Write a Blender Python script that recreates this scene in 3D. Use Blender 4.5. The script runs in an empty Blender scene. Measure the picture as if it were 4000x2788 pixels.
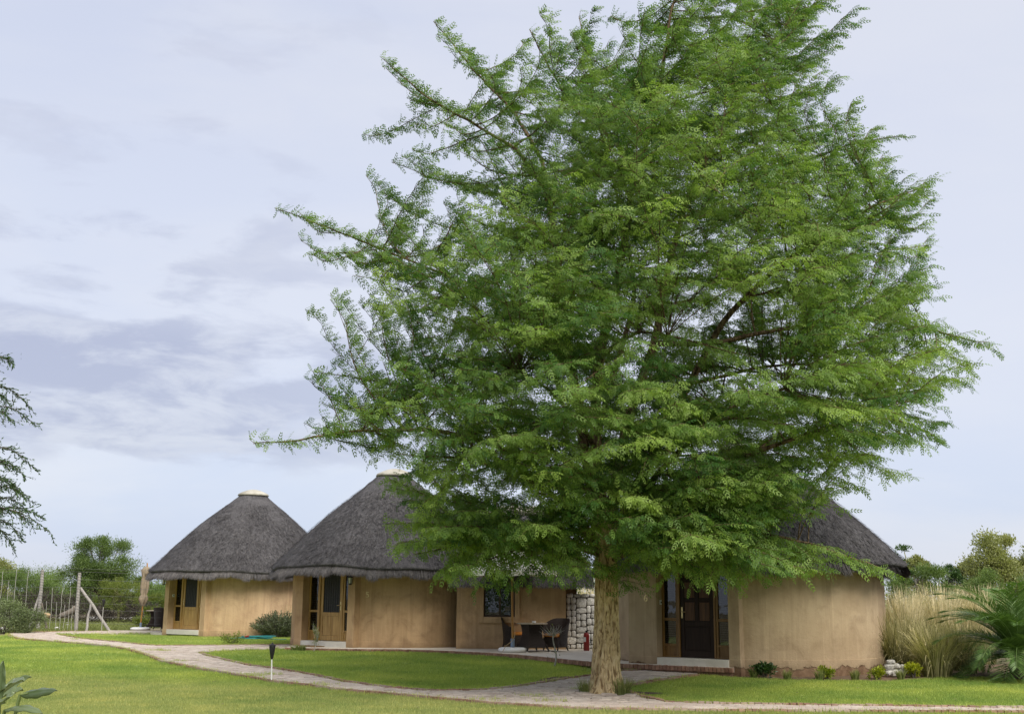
import bpy, math, random
import numpy as np
from mathutils import Vector, Matrix, noise
from mathutils.geometry import delaunay_2d_cdt
R = math.radians
rng = np.random.RandomState(7)
random.seed(7)
sc = bpy.context.scene
C = sc.collection

# ------------------------------------------------------------------ camera
F = 4500.0                      # focal length in photo pixels (4000 wide)
CAM = np.array([0.0, 0.0, 1.8])
PITCH, ROLL = math.atan(926.0 / F), R(0.5)
fw = np.array([0, math.cos(PITCH), math.sin(PITCH)])
up0 = np.array([0, -math.sin(PITCH), math.cos(PITCH)])
rt0 = np.array([1.0, 0, 0])
rt = math.cos(ROLL) * rt0 + math.sin(ROLL) * up0
up = -math.sin(ROLL) * rt0 + math.cos(ROLL) * up0
cam = bpy.data.cameras.new('camera')
cam.sensor_fit = 'HORIZONTAL'; cam.sensor_width = 36; cam.lens = 36 * F / 4000
cam.clip_start = 0.1; cam.clip_end = 3000
co = bpy.data.objects.new('camera', cam); C.objects.link(co)
m = Matrix.Identity(4)
for i in range(3):
    m[i][0] = rt[i]; m[i][1] = up[i]; m[i][2] = -fw[i]; m[i][3] = CAM[i]
co.matrix_world = m
sc.camera = co

# ------------------------------------------------------------------ light
SUN_EL, SUN_ROT = R(46), R(152)         # veiled sun high behind the camera
world = bpy.data.worlds.new('World'); sc.world = world; world.use_nodes = True
sun = bpy.data.lights.new('sun', 'SUN'); sun.energy = 1.4; sun.angle = R(40); sun.color = (1.0, 0.95, 0.86)
so = bpy.data.objects.new('sun', sun); C.objects.link(so)
sd = Vector((math.sin(SUN_ROT) * math.cos(SUN_EL), math.cos(SUN_ROT) * math.cos(SUN_EL), math.sin(SUN_EL)))
so.rotation_euler = sd.to_track_quat('Z', 'Y').to_euler()
so.location = sd * 60
sc.view_settings.view_transform = 'Standard'; sc.view_settings.look = 'None'
sc.view_settings.gamma = 1.0; sc.view_settings.use_curve_mapping = False
sc.view_settings.exposure = 1.82

def build_world():
    nt = world.node_tree; N = nt.nodes; L = nt.links; N.clear()
    out = N.new('ShaderNodeOutputWorld'); bg = N.new('ShaderNodeBackground'); bg.inputs[1].default_value = 0.065
    L.new(bg.outputs[0], out.inputs[0])
    sky = N.new('ShaderNodeTexSky'); sky.sky_type = 'NISHITA'; sky.sun_disc = False
    sky.sun_elevation = SUN_EL; sky.sun_rotation = SUN_ROT; sky.dust_density = 2.0
    tc = N.new('ShaderNodeTexCoord'); sep = N.new('ShaderNodeSeparateXYZ'); L.new(tc.outputs['Generated'], sep.inputs[0])
    def math_(op, a, b=None, c=None):
        n = N.new('ShaderNodeMath'); n.operation = op
        for i, q in enumerate((a, b, c)):
            if q is None: continue
            if isinstance(q, (int, float)): n.inputs[i].default_value = q
            else: L.new(q, n.inputs[i])
        return n.outputs[0]
    def rampn(inp, stops, interp='EASE'):
        r = N.new('ShaderNodeValToRGB'); r.color_ramp.interpolation = interp
        el = r.color_ramp.elements
        while len(el) < len(stops): el.new(0.5)
        for e, (p, c) in zip(el, stops): e.position = p; e.color = (*c, 1)
        L.new(inp, r.inputs[0]); return r.outputs[0]
    def mix(fac, a, b, mode='MIX'):
        n = N.new('ShaderNodeMix'); n.data_type = 'RGBA'; n.blend_type = mode
        for sck, q in ((n.inputs[0], fac), (n.inputs[6], a), (n.inputs[7], b)):
            if isinstance(q, (int, float)): sck.default_value = q
            elif isinstance(q, tuple): sck.default_value = (*q, 1)
            else: L.new(q, sck)
        return n.outputs[2]
    zc = math_('MAXIMUM', sep.outputs[2], 0.0)
    zz = math_('ADD', zc, 0.10)
    px = math_('DIVIDE', sep.outputs[0], zz); py = math_('DIVIDE', sep.outputs[1], zz)
    cx = N.new('ShaderNodeCombineXYZ'); L.new(px, cx.inputs[0]); L.new(py, cx.inputs[1])
    def noise_(scale, detail, vec, rough=0.55, dist=0.0, sx=1.0, sy=1.0, off=(0, 0, 0)):
        mp = N.new('ShaderNodeMapping'); mp.inputs['Scale'].default_value = (sx, sy, 1); mp.inputs['Location'].default_value = off
        L.new(vec, mp.inputs[0])
        n = N.new('ShaderNodeTexNoise'); n.inputs['Scale'].default_value = scale; n.inputs['Detail'].default_value = detail
        n.inputs['Roughness'].default_value = rough; n.inputs['Distortion'].default_value = dist
        L.new(mp.outputs[0], n.inputs['Vector']); return n.outputs[0]
    # overcast veil by elevation (radiance, later /0.1)
    veil = rampn(zc, [(0.0, (2.72, 3.04, 3.82)), (0.09, (2.78, 3.08, 3.85)), (0.16, (2.95, 3.15, 3.8)), (0.3, (3.1, 3.28, 3.85)), (0.6, (2.75, 2.95, 3.65)), (1.0, (2.85, 3.05, 3.6))], 'LINEAR')
    cd = N.new('ShaderNodeCombineXYZ'); L.new(sep.outputs[0], cd.inputs[0]); L.new(sep.outputs[1], cd.inputs[1]); L.new(math_('MULTIPLY', sep.outputs[2], 3.2), cd.inputs[2])
    n1 = noise_(2.4, 8, cd.outputs[0], 0.55, 0.3, 1.0, 1.0, (3.1, 0.4, 0))
    f1 = rampn(n1, [(0.38, (0, 0, 0)), (0.64, (0.8, 0.8, 0.8))])
    veil2 = mix(f1, veil, (3.35, 3.45, 3.85))
    # darker lavender cloud undersides, in bands
    n2 = noise_(7.5, 10, cd.outputs[0], 0.56, 0.25, 1.0, 1.0, (1.7, 5.2, 0))
    band = rampn(zc, [(0.09, (0, 0, 0)), (0.125, (1, 1, 1)), (0.20, (1, 1, 1)), (0.235, (0.55, 0.55, 0.55)), (0.29, (0.5, 0.5, 0.5)), (0.34, (0.12, 0.12, 0.12)), (1.0, (0.12, 0.12, 0.12))])
    f2 = rampn(math_('MULTIPLY_ADD', band, 0.24, math_('SUBTRACT', n2, 0.12)), [(0.44, (0, 0, 0)), (0.60, (1, 1, 1))])
    f2 = math_('MULTIPLY', f2, math_('MULTIPLY_ADD', band, 0.8, 0.2))
    # more cloud low down and towards the left
    left = math_('MULTIPLY_ADD', sep.outputs[0], -1.8, 0.50)
    leftc = N.new('ShaderNodeClamp'); L.new(left, leftc.inputs[0])
    f2b = math_('MULTIPLY', f2, leftc.outputs[0])
    veil3 = mix(math_('MULTIPLY', f2b, 0.95), veil2, (2.02, 2.13, 2.78))
    n3 = noise_(11.0, 8, cd.outputs[0], 0.6, 0.4, 1.0, 1.0, (4.4, 1.2, 0))
    f3 = rampn(n3, [(0.42, (0, 0, 0)), (0.66, (1, 1, 1))])
    veil3 = mix(math_('MULTIPLY', math_('MULTIPLY', f3, f2b), 0.7), veil3, (3.3, 3.4, 3.75))
    # haze-white towards the right of the view
    rgt = math_('MULTIPLY_ADD', sep.outputs[0], 0.9, 0.25)
    rc = N.new('ShaderNodeClamp'); L.new(rgt, rc.inputs[0])
    rz = rampn(zc, [(0.03, (0.1, 0.1, 0.1)), (0.22, (0.8, 0.8, 0.8)), (0.5, (0.7, 0.7, 0.7)), (1.0, (0.3, 0.3, 0.3))])
    veil4 = mix(math_('MULTIPLY', rc.outputs[0], rz), veil3, (3.5, 3.58, 3.95))
    final = mix(0.9, sky.outputs[0], veil4)
    L.new(final, bg.inputs[0])
build_world()

# ------------------------------------------------------------------ helpers
def g(x, y):
    t = np.clip((np.asarray(y, float) - 17.0) / 17.0, 0, 1)
    return 0.22 * t * t * (3 - 2 * t)
def ray(u, v): return fw * F + rt * (u - 2000.0) + up * (1394.0 - v)
def P(u, v, Y):
    d = ray(u, v); return CAM + d * (Y / d[1])
def PZ(u, v, z):
    d = ray(u, v); return CAM + d * ((z - CAM[2]) / d[2])
def PG(u, v):
    z = 0.0
    for _ in range(30):
        p = PZ(u, v, z); z = float(g(p[0], p[1]))
    return np.array([p[0], p[1], z])
def proj(p):
    q = np.asarray(p, float) - CAM
    d = q @ fw
    return 2000 + F * (q @ rt) / d, 1394 - F * (q @ up) / d
def inside(pts, poly):
    x, y = pts[:, 0], pts[:, 1]; r = np.zeros(len(pts), bool); j = len(poly) - 1
    for i in range(len(poly)):
        xi, yi = poly[i][0], poly[i][1]; xj, yj = poly[j][0], poly[j][1]
        if yi != yj:
            r ^= ((yi > y) != (yj > y)) & (x < (xj - xi) * (y - yi) / (yj - yi) + xi)
        j = i
    return r
def nrm(a):
    a = np.asarray(a, float); return a / (np.linalg.norm(a, axis=-1, keepdims=True) + 1e-9)

def props(o, label=None, cat=None, group=None, kind=None):
    if label: o['label'] = label
    if cat: o['category'] = cat
    if group: o['group'] = group
    if kind: o['kind'] = kind
    return o
def thing(name, label, cat, loc=(0, 0, 0), group=None, rotz=0.0):
    o = bpy.data.objects.new(name, None); C.objects.link(o)
    o.empty_display_size = 0.2
    o.location = [float(c) for c in loc]; o.rotation_euler = (0, 0, rotz)
    return props(o, label, cat, group)
def origin(parent):
    p = np.zeros(3)
    while parent is not None:
        p += np.array(parent.location); parent = parent.parent
    return p
def link(name, me, mat, parent=None):
    if mat is not None and not me.materials: me.materials.append(mat)
    o = bpy.data.objects.new(name, me); C.objects.link(o)
    if parent is not None: o.parent = parent
    return o
def copy_tree(o, parent=None):
    c = o.copy(); C.objects.link(c)
    if parent is not None: c.parent = parent
    for ch in list(o.children): copy_tree(ch, c)
    return c
def npmesh(name, V, Q, tint=None, smooth=False):
    V = np.ascontiguousarray(V, np.float32); Q = np.ascontiguousarray(Q, np.int32); k = Q.shape[1]
    me = bpy.data.meshes.new(name)
    me.vertices.add(len(V)); me.vertices.foreach_set('co', V.ravel())
    me.loops.add(Q.size); me.loops.foreach_set('vertex_index', Q.ravel())
    me.polygons.add(len(Q)); me.polygons.foreach_set('loop_start', np.arange(0, Q.size, k, dtype=np.int32))
    if smooth: me.polygons.foreach_set('use_smooth', np.ones(len(Q), bool))
    me.update(calc_edges=True)
    if tint is not None:
        a = me.attributes.new('tint', 'FLOAT', 'POINT'); a.data.foreach_set('value', np.ascontiguousarray(tint, np.float32))
    return me

class MB:
    def __init__(s): s.v = []; s.f = []
    def add(s, V, Fs):
        b = len(s.v); s.v += [tuple(map(float, p)) for p in V]; s.f += [tuple(b + i for i in f) for f in Fs]; return s
    def hexa(s, p):          # 8 corners: bottom ring 0-3, top ring 4-7
        return s.add(p, [(3, 2, 1, 0), (4, 5, 6, 7), (0, 1, 5, 4), (1, 2, 6, 5), (2, 3, 7, 6), (3, 0, 4, 7)])
    def box(s, c, d, rz=0.0):
        cx, cy, cz = c; a, b, h = d[0] / 2, d[1] / 2, d[2] / 2; cr, sr = math.cos(rz), math.sin(rz)
        p = []
        for z in (-h, h):
            for x, y in ((-a, -b), (a, -b), (a, b), (-a, b)):
                p.append((cx + x * cr - y * sr, cy + x * sr + y * cr, cz + z))
        return s.hexa(p)
    def fbox(s, Fr, t0, t1, n0, n1, z0, z1):
        p = []
        for z in (z0, z1):
            for t, n in ((t0, n1), (t1, n1), (t1, n0), (t0, n0)): p.append(Fr(t, n, z))
        return s.hexa(p)
    def tube(s, pts, rad, n=6, cap=True):
        pts = np.asarray(pts, float); m_ = len(pts)
        if np.isscalar(rad): rad = [rad] * m_
        T = np.gradient(pts, axis=0); T = nrm(T)
        a = np.array([0, 0, 1.0]) if abs(T[0][2]) < 0.9 else np.array([1.0, 0, 0])
        u = nrm(np.cross(a, T[0])); V = []; ang = np.arange(n) * 2 * math.pi / n
        for i in range(m_):
            u = nrm(u - T[i] * (u @ T[i])); w = np.cross(T[i], u)
            V.append(pts[i] + rad[i] * (np.cos(ang)[:, None] * u + np.sin(ang)[:, None] * w))
        V = np.concatenate(V); Fs = []
        for i in range(m_ - 1):
            for j in range(n):
                k = (j + 1) % n; Fs.append((i * n + j, i * n + k, (i + 1) * n + k, (i + 1) * n + j))
        if cap: Fs.append(tuple(range(n))[::-1]); Fs.append(tuple((m_ - 1) * n + j for j in range(n)))
        return s.add(V, Fs)
    def lathe(s, prof, n=24, c=(0, 0, 0), cap=True):
        V = []; Fs = []
        for r, z in prof:
            for j in range(n):
                a = 2 * math.pi * j / n; V.append((c[0] + r * math.cos(a), c[1] + r * math.sin(a), c[2] + z))
        for i in range(len(prof) - 1):
            for j in range(n):
                k = (j + 1) % n; Fs.append((i * n + j, i * n + k, (i + 1) * n + k, (i + 1) * n + j))
        if cap: Fs.append(tuple(range(n))[::-1]); Fs.append(tuple((len(prof) - 1) * n + j for j in range(n)))
        return s.add(V, Fs)
    def sqloft(s, prof, c=(0, 0, 0), rz=0.0, k=1):
        V = []; Fs = []; cr, sr = math.cos(rz), math.sin(rz)
        ring = [(-1, -1), (0, -1.0), (1, -1), (1, 0), (1, 1), (0, 1), (-1, 1), (-1, 0)]
        for w, z in prof:
            for x, y in ring: V.append((c[0] + w * (x * cr - y * sr), c[1] + w * (x * sr + y * cr), c[2] + z))
        for i in range(len(prof) - 1):
            for j in range(8):
                q = (j + 1) % 8; Fs.append((i * 8 + j, i * 8 + q, (i + 1) * 8 + q, (i + 1) * 8 + j))
        Fs.append(tuple(range(8))[::-1]); Fs.append(tuple((len(prof) - 1) * 8 + j for j in range(8)))
        return s.add(V, Fs)
    def prism(s, poly, z0, z1):
        n = len(poly); V = [(p[0], p[1], z0) for p in poly] + [(p[0], p[1], z1) for p in poly]
        Fs = [(i, (i + 1) % n, n + (i + 1) % n, n + i) for i in range(n)] + [tuple(range(n))[::-1], tuple(range(n, 2 * n))]
        return s.add(V, Fs)
    def build(s, name, mat, parent=None, smooth=False, bevel=0.0, kind=None, label=None, local=False):
        o_ = np.zeros(3) if local else origin(parent)
        me = bpy.data.meshes.new(name)
        V = np.asarray(s.v, float) - o_
        me.from_pydata(V.tolist(), [], s.f); me.update()
        if smooth: me.polygons.foreach_set('use_smooth', [True] * len(me.polygons))
        o = link(name, me, mat, parent)
        if bevel:
            b = o.modifiers.new('bevel', 'BEVEL'); b.width = bevel; b.segments = 2; b.limit_method = 'ANGLE'
        return props(o, label, None, None, kind)

# ------------------------------------------------------------------ materials
MATS = {}
def nodes_of(name):
    m_ = bpy.data.materials.new(name); m_.use_nodes = True; nt = m_.node_tree
    for n in list(nt.nodes): nt.nodes.remove(n)
    return m_, nt
class NT:
    def __init__(s, name):
        s.m, s.nt = nodes_of(name); s.N, s.L = s.nt.nodes, s.nt.links; s.out = s.N.new('ShaderNodeOutputMaterial')
    def put(s, sock, q):
        if q is None: return
        if isinstance(q, (int, float)): sock.default_value = q
        elif isinstance(q, tuple): sock.default_value = (*q, 1) if len(q) == 3 and sock.type == 'RGBA' else q
        else: s.L.new(q, sock)
    def pos(s, coord='world', scale=(1, 1, 1)):
        o = s.N.new('ShaderNodeNewGeometry').outputs['Position'] if coord == 'world' else s.N.new('ShaderNodeTexCoord').outputs['Object']
        mp = s.N.new('ShaderNodeMapping'); mp.inputs['Scale'].default_value = scale; s.L.new(o, mp.inputs[0]); return mp.outputs[0]
    def noise(s, vec, scale, detail=5, rough=0.55, dist=0.0):
        n = s.N.new('ShaderNodeTexNoise'); s.L.new(vec, n.inputs['Vector'])
        n.inputs['Scale'].default_value = scale; n.inputs['Detail'].default_value = detail
        n.inputs['Roughness'].default_value = rough; n.inputs['Distortion'].default_value = dist; return n.outputs[0]
    def ramp(s, inp, stops, interp='LINEAR'):
        r = s.N.new('ShaderNodeValToRGB'); r.color_ramp.interpolation = interp; el = r.color_ramp.elements
        while len(el) < len(stops): el.new(0.5)
        for e, (p, c) in zip(el, stops): e.position = p; e.color = (*c, 1)
        s.L.new(inp, r.inputs[0]); return r.outputs[0]
    def mix(s, fac, a, b, mode='MIX'):
        n = s.N.new('ShaderNodeMix'); n.data_type = 'RGBA'; n.blend_type = mode
        s.put(n.inputs[0], fac); s.put(n.inputs[6], a); s.put(n.inputs[7], b); return n.outputs[2]
    def math(s, op, a, b=None, c=None):
        n = s.N.new('ShaderNodeMath'); n.operation = op
        for i, q in enumerate((a, b, c)): s.put(n.inputs[i], q)
        return n.outputs[0]
    def attr(s, name='tint'):
        n = s.N.new('ShaderNodeAttribute'); n.attribute_name = name; return n.outputs['Fac']
    def bump(s, h, strength=0.3, dist=0.02, normal=None):
        b = s.N.new('ShaderNodeBump'); b.inputs['Strength'].default_value = strength; b.inputs['Distance'].default_value = dist
        s.L.new(h, b.inputs['Height'])
        if normal is not None: s.L.new(normal, b.inputs['Normal'])
        return b.outputs[0]
    def bsdf(s, col, rough=0.8, normal=None, spec=0.3, metal=0.0):
        b = s.N.new('ShaderNodeBsdfPrincipled'); s.put(b.inputs['Base Color'], col); s.put(b.inputs['Roughness'], rough)
        b.inputs['Specular IOR Level'].default_value = spec; b.inputs['Metallic'].default_value = metal
        if normal is not None: s.L.new(normal, b.inputs['Normal'])
        return b.outputs[0]
    def done(s, sh): s.L.new(sh, s.out.inputs[0]); return s.m
def lerp3(a, b, t): return tuple(a[i] * (1 - t) + b[i] * t for i in range(3))
def simple(name, a, b, scale=6, rough=0.8, bump=0.0, stretch=(1, 1, 1), coord='world', spec=0.3, metal=0.0, rnd=0.0, detail=6, bdist=0.01, lo=0.35, hi=0.65):
    t = NT(name); v = t.pos(coord, stretch); n = t.noise(v, scale, detail)
    c = t.ramp(n, [(lo, a), (hi, b)])
    if rnd:
        oi = t.N.new('ShaderNodeObjectInfo'); h = t.N.new('ShaderNodeHueSaturation')
        t.L.new(t.math('MULTIPLY_ADD', oi.outputs['Random'], rnd, 1 - rnd / 2), h.inputs['Value']); t.L.new(c, h.inputs['Color']); c = h.outputs[0]
    nm = t.bump(n, bump, bdist) if bump else None
    return t.done(t.bsdf(c, rough, nm, spec, metal))
def leafmat(name, dark, light, trans=0.35, rough=0.5, spec=0.3):
    t = NT(name); f = t.attr('tint'); c = t.ramp(f, [(0.0, dark), (1.0, light)])
    d = t.bsdf(c, rough, None, spec)
    tr = t.N.new('ShaderNodeBsdfTranslucent'); t.put(tr.inputs[0], t.mix(1.0, c, (1.25, 1.35, 0.7), 'MULTIPLY'))
    mx = t.N.new('ShaderNodeMixShader'); mx.inputs[0].default_value = trans
    t.L.new(d, mx.inputs[1]); t.L.new(tr.outputs[0], mx.inputs[2]); return t.done(mx.outputs[0])

def plaster(name, a, b, stain, peel=0.0, zoff=0.30):
    t = NT(name); v = t.pos()
    big = t.noise(v, 0.9, 5, 0.6); c = t.ramp(big, [(0.34, a), (0.66, b)])
    st = t.noise(t.pos('world', (5, 5, 0.42)), 1.0, 7, 0.66, 0.5); c = t.mix(t.ramp(st, [(0.48, (0, 0, 0)), (0.78, (0.62,) * 3)]), c, stain)
    lt = t.noise(t.pos('world', (9, 9, 0.25)), 1.3, 4, 0.6); c = t.mix(t.ramp(lt, [(0.54, (0, 0, 0)), (0.76, (0.38,) * 3)]), c, tuple(min(1, q * 1.35) for q in b))
    pt = t.noise(v, 2.1, 4, 0.6, 0.6); c = t.mix(t.ramp(pt, [(0.50, (0, 0, 0)), (0.70, (0.48,) * 3)]), c, stain)
    sp = t.N.new('ShaderNodeSeparateXYZ'); t.L.new(t.N.new('ShaderNodeNewGeometry').outputs['Position'], sp.inputs[0])
    edge = t.noise(v, 3.2, 6, 0.65)
    zz = t.math('MULTIPLY_ADD', edge, -0.42, sp.outputs[2])      # z - 0.42 n
    low = t.ramp(t.math('MULTIPLY_ADD', zz, 2.2, 0.30), [(0.25, (0.95,) * 3), (0.85, (0, 0, 0))])
    c = t.mix(low, c, tuple(q * 0.62 for q in a))
    fine = t.noise(v, 60, 4, 0.6); mid = t.noise(v, 14, 4, 0.6)
    h = t.math('MULTIPLY_ADD', fine, 0.35, t.math('MULTIPLY', mid, 0.9))
    if peel:
        pm = t.ramp(t.math('ADD', zz, 0.5 - (zoff - 0.42 * 0.5) + 0.0), [(0.485, (1, 1, 1)), (0.50, (0, 0, 0))])
        mud = t.ramp(t.noise(v, 5.0, 6, 0.7), [(0.35, (0.115, 0.068, 0.040)), (0.65, (0.215, 0.14, 0.088))]); c = t.mix(pm, c, mud)
        h = t.math('MULTIPLY_ADD', pm, -2.0 * peel, h)
    return t.done(t.bsdf(c, 0.92, t.bump(h, 0.8, 0.014), 0.15))

def thatchmat(name, a, b, c_):
    t = NT(name); f = t.attr('tint'); v = t.pos()
    n = t.noise(v, 1.2, 5, 0.6); n2 = t.noise(v, 34, 5, 0.7); n3 = t.noise(t.pos('world', (1, 1, 0.35)), 9, 4, 0.65)
    c = t.ramp(n, [(0.35, a), (0.65, b)])
    c = t.mix(t.ramp(n2, [(0.45, (0, 0, 0)), (0.72, (0.75,) * 3)]), c, c_)
    c = t.mix(t.ramp(n3, [(0.5, (0, 0, 0)), (0.75, (0.6,) * 3)]), c, tuple(q * 0.5 for q in a))
    c = t.mix(1.0, c, t.ramp(f, [(0.0, (0.55, 0.55, 0.55)), (0.5, (1, 1, 1)), (1.0, (1.5, 1.45, 1.35))]), 'MULTIPLY')
    h = t.math('ADD', n2, t.math('MULTIPLY', n3, 0.8))
    return t.done(t.bsdf(c, 0.95, t.bump(h, 0.9, 0.05), 0.08))

def woodmat(name, a, b, rough=0.45, spec=0.4, stretch=(14, 14, 0.9)):
    t = NT(name); v = t.pos('world', stretch); n = t.noise(v, 1.6, 7, 0.6, 0.8)
    return t.done(t.bsdf(t.ramp(n, [(0.3, a), (0.7, b)]), rough, t.bump(n, 0.15, 0.004), spec))

def glassmat(name):
    t = NT(name); fr = t.N.new('ShaderNodeLayerWeight'); fr.inputs[0].default_value = 0.5
    n = t.noise(t.pos(), 2.2, 2); nb = t.bump(n, 0.06, 0.05)
    gl = t.N.new('ShaderNodeBsdfGlossy'); gl.inputs['Roughness'].default_value = 0.02; gl.inputs[0].default_value = (0.95, 0.97, 1, 1); t.L.new(nb, gl.inputs['Normal'])
    tp = t.N.new('ShaderNodeBsdfTransparent'); tp.inputs[0].default_value = (0.55, 0.58, 0.56, 1)
    mx = t.N.new('ShaderNodeMixShader'); t.L.new(t.math('MULTIPLY_ADD', t.math('POWER', fr.outputs['Facing'], 4.0), 0.85, 0.05), mx.inputs[0]); t.L.new(tp.outputs[0], mx.inputs[1]); t.L.new(gl.outputs[0], mx.inputs[2])
    return t.done(mx.outputs[0])

def lawnmat(name, blade):
    t = NT(name); v = t.pos()
    n1 = t.noise(v, 0.35, 4, 0.6, 0.4); n2 = t.noise(t.pos('world', (0.7, 1.6, 1)), 1.4, 6, 0.7); n3 = t.noise(v, 42, 4, 0.7)
    green = t.ramp(n1, [(0.36, (0.25, 0.315, 0.115)), (0.62, (0.41, 0.44, 0.19))])
    c = t.mix(t.ramp(n2, [(0.44, (0, 0, 0)), (0.70, (0.8,) * 3)]), green, (0.50, 0.48, 0.20))
    # the watered inner lawns behind the path are greener
    sp = t.N.new('ShaderNodeSeparateXYZ'); t.L.new(t.N.new('ShaderNodeNewGeometry').outputs['Position'], sp.inputs[0])
    yy = t.math('MULTIPLY_ADD', sp.outputs[0], 0.42, sp.outputs[1])
    inner = t.ramp(t.math('MULTIPLY_ADD', yy, 0.1, -1.55), [(0.40, (0, 0, 0)), (0.62, (0.72,) * 3)])
    ig = t.ramp(t.noise(v, 0.55, 4, 0.6), [(0.36, (0.21, 0.335, 0.075)), (0.66, (0.46, 0.53, 0.14))])
    c = t.mix(inner, c, ig)
    c = t.mix(t.ramp(n3, [(0.3, (0.35,) * 3), (0.6, (0, 0, 0))]), c, tuple(q for q in (0.05, 0.07, 0.018)))
    if blade:
        oi = t.attr('tint'); c = t.mix(1.0, c, t.ramp(oi, [(0, (0.8, 0.85, 0.8)), (0.75, (1.25, 1.2, 1.1)), (1, (1.8, 1.6, 1.7))]), 'MULTIPLY')
        d = t.bsdf(c, 0.6, None, 0.25)
        tr = t.N.new('ShaderNodeBsdfTranslucent'); t.put(tr.inputs[0], t.mix(1.0, c, (1.2, 1.25, 0.6), 'MULTIPLY'))
        mx = t.N.new('ShaderNodeMixShader'); mx.inputs[0].default_value = 0.5; t.L.new(d, mx.inputs[1]); t.L.new(tr.outputs[0], mx.inputs[2])
        return t.done(mx.outputs[0])
    return t.done(t.bsdf(c, 0.9, t.bump(n3, 0.8, 0.03), 0.1))

m_ground = simple('dry_soil', (0.13, 0.095, 0.06), (0.19, 0.17, 0.09), 1.3, 0.95, 0.6, bdist=0.03)
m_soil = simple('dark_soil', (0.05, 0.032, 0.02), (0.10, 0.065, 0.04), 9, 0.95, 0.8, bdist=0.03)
m_soil2 = simple('bed_soil', (0.085, 0.055, 0.034), (0.17, 0.115, 0.075), 7, 0.95, 0.9, bdist=0.04)
m_lawn = lawnmat('lawn_turf', False); m_blade = lawnmat('grass_blades', True)
m_sand = simple('joint_sand', (0.22, 0.165, 0.125), (0.30, 0.24, 0.19), 5, 0.95, 0.3)
m_paver = simple('clay_paver', (0.40, 0.325, 0.275), (0.51, 0.44, 0.38), 1.1, 0.85, 0.3, rnd=0.18)
m_brick = simple('edge_brick', (0.20, 0.10, 0.065), (0.31, 0.19, 0.13), 8, 0.9, 0.4, rnd=0.45)
m_base = simple('terrace_masonry', (0.15, 0.085, 0.055), (0.24, 0.15, 0.10), 3, 0.95, 0.5)
m_conc = simple('terrace_concrete', (0.52, 0.46, 0.37), (0.66, 0.60, 0.50), 1.6, 0.8, 0.15)
m_step = simple('step_screed', (0.50, 0.47, 0.40), (0.62, 0.59, 0.52), 3, 0.85, 0.2)
m_wall1 = plaster('ochre_plaster_warm', (0.42, 0.287, 0.168), (0.52, 0.37, 0.225), (0.28, 0.175, 0.105))
m_wall2 = plaster('ochre_plaster_brown', (0.40, 0.262, 0.14), (0.49, 0.338, 0.19), (0.22, 0.135, 0.075))
m_wall3 = plaster('ochre_plaster_tan', (0.34, 0.25, 0.155), (0.43, 0.33, 0.215), (0.21, 0.145, 0.088), 1.0, 0.30)
m_thatch = thatchmat('weathered_thatch', (0.056, 0.053, 0.055), (0.102, 0.097, 0.100), (0.205, 0.197, 0.20))
m_cap = simple('cement_cap', (0.30, 0.28, 0.225), (0.48, 0.455, 0.39), 3, 0.9, 0.4)
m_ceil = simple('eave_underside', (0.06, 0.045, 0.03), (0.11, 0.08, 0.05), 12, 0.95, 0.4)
m_wood = woodmat('golden_door_wood', (0.24, 0.13, 0.035), (0.50, 0.32, 0.11))
m_wood3 = woodmat('frame_wood', (0.15, 0.075, 0.02), (0.27, 0.15, 0.045))
m_dark = woodmat('dark_door_wood', (0.016, 0.009, 0.007), (0.032, 0.019, 0.013), 0.6, 0.2)
m_dark2 = woodmat('worn_door_panel', (0.045, 0.02, 0.009), (0.12, 0.055, 0.02), 0.5, 0.3)
m_screen = simple('insect_screen', (0.025, 0.024, 0.024), (0.04, 0.04, 0.042), 30, 0.6, 0.1)
m_inside = simple('dim_interior', (0.012, 0.011, 0.010), (0.02, 0.018, 0.016), 3, 0.9)  # near-black colour standing in for the unlit rooms behind the panes
m_slat = simple('blind_slat', (0.22, 0.21, 0.19), (0.30, 0.29, 0.27), 3, 0.6)
m_glass = glassmat('window_glass')
m_alu = simple('bronze_aluminium', (0.06, 0.04, 0.028), (0.09, 0.06, 0.042), 5, 0.5)
m_white = simple('white_paint', (0.70, 0.70, 0.68), (0.80, 0.80, 0.78), 8, 0.6, 0.1)
m_brass = simple('brass', (0.42, 0.33, 0.16), (0.58, 0.47, 0.25), 20, 0.35, 0.0, metal=1.0)
m_black = simple('black_metal', (0.012, 0.012, 0.012), (0.025, 0.025, 0.025), 15, 0.5, 0.1)
m_lglass = simple('lantern_glass', (0.35, 0.35, 0.32), (0.5, 0.5, 0.46), 10, 0.15, spec=0.6)
m_mat = simple('coir_mat', (0.16, 0.10, 0.045), (0.24, 0.16, 0.08), 40, 0.95, 0.8)
m_stone = simple('limestone', (0.44, 0.42, 0.38), (0.76, 0.74, 0.69), 7, 0.92, 0.9, bdist=0.02, rnd=0.5, coord='object', lo=0.3, hi=0.6)
m_joint = simple('dark_mortar', (0.07, 0.062, 0.053), (0.14, 0.125, 0.11), 9, 0.95, 0.5)  # dark mortar colour of the joints
m_hstone = simple('grey_heap_stone', (0.20, 0.19, 0.17), (0.52, 0.50, 0.46), 9, 0.92, 0.9, coord='object', rnd=0.5)
m_fstone = simple('white_field_stone', (0.5, 0.48, 0.44), (0.72, 0.70, 0.66), 6, 0.9, 0.5)
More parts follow.
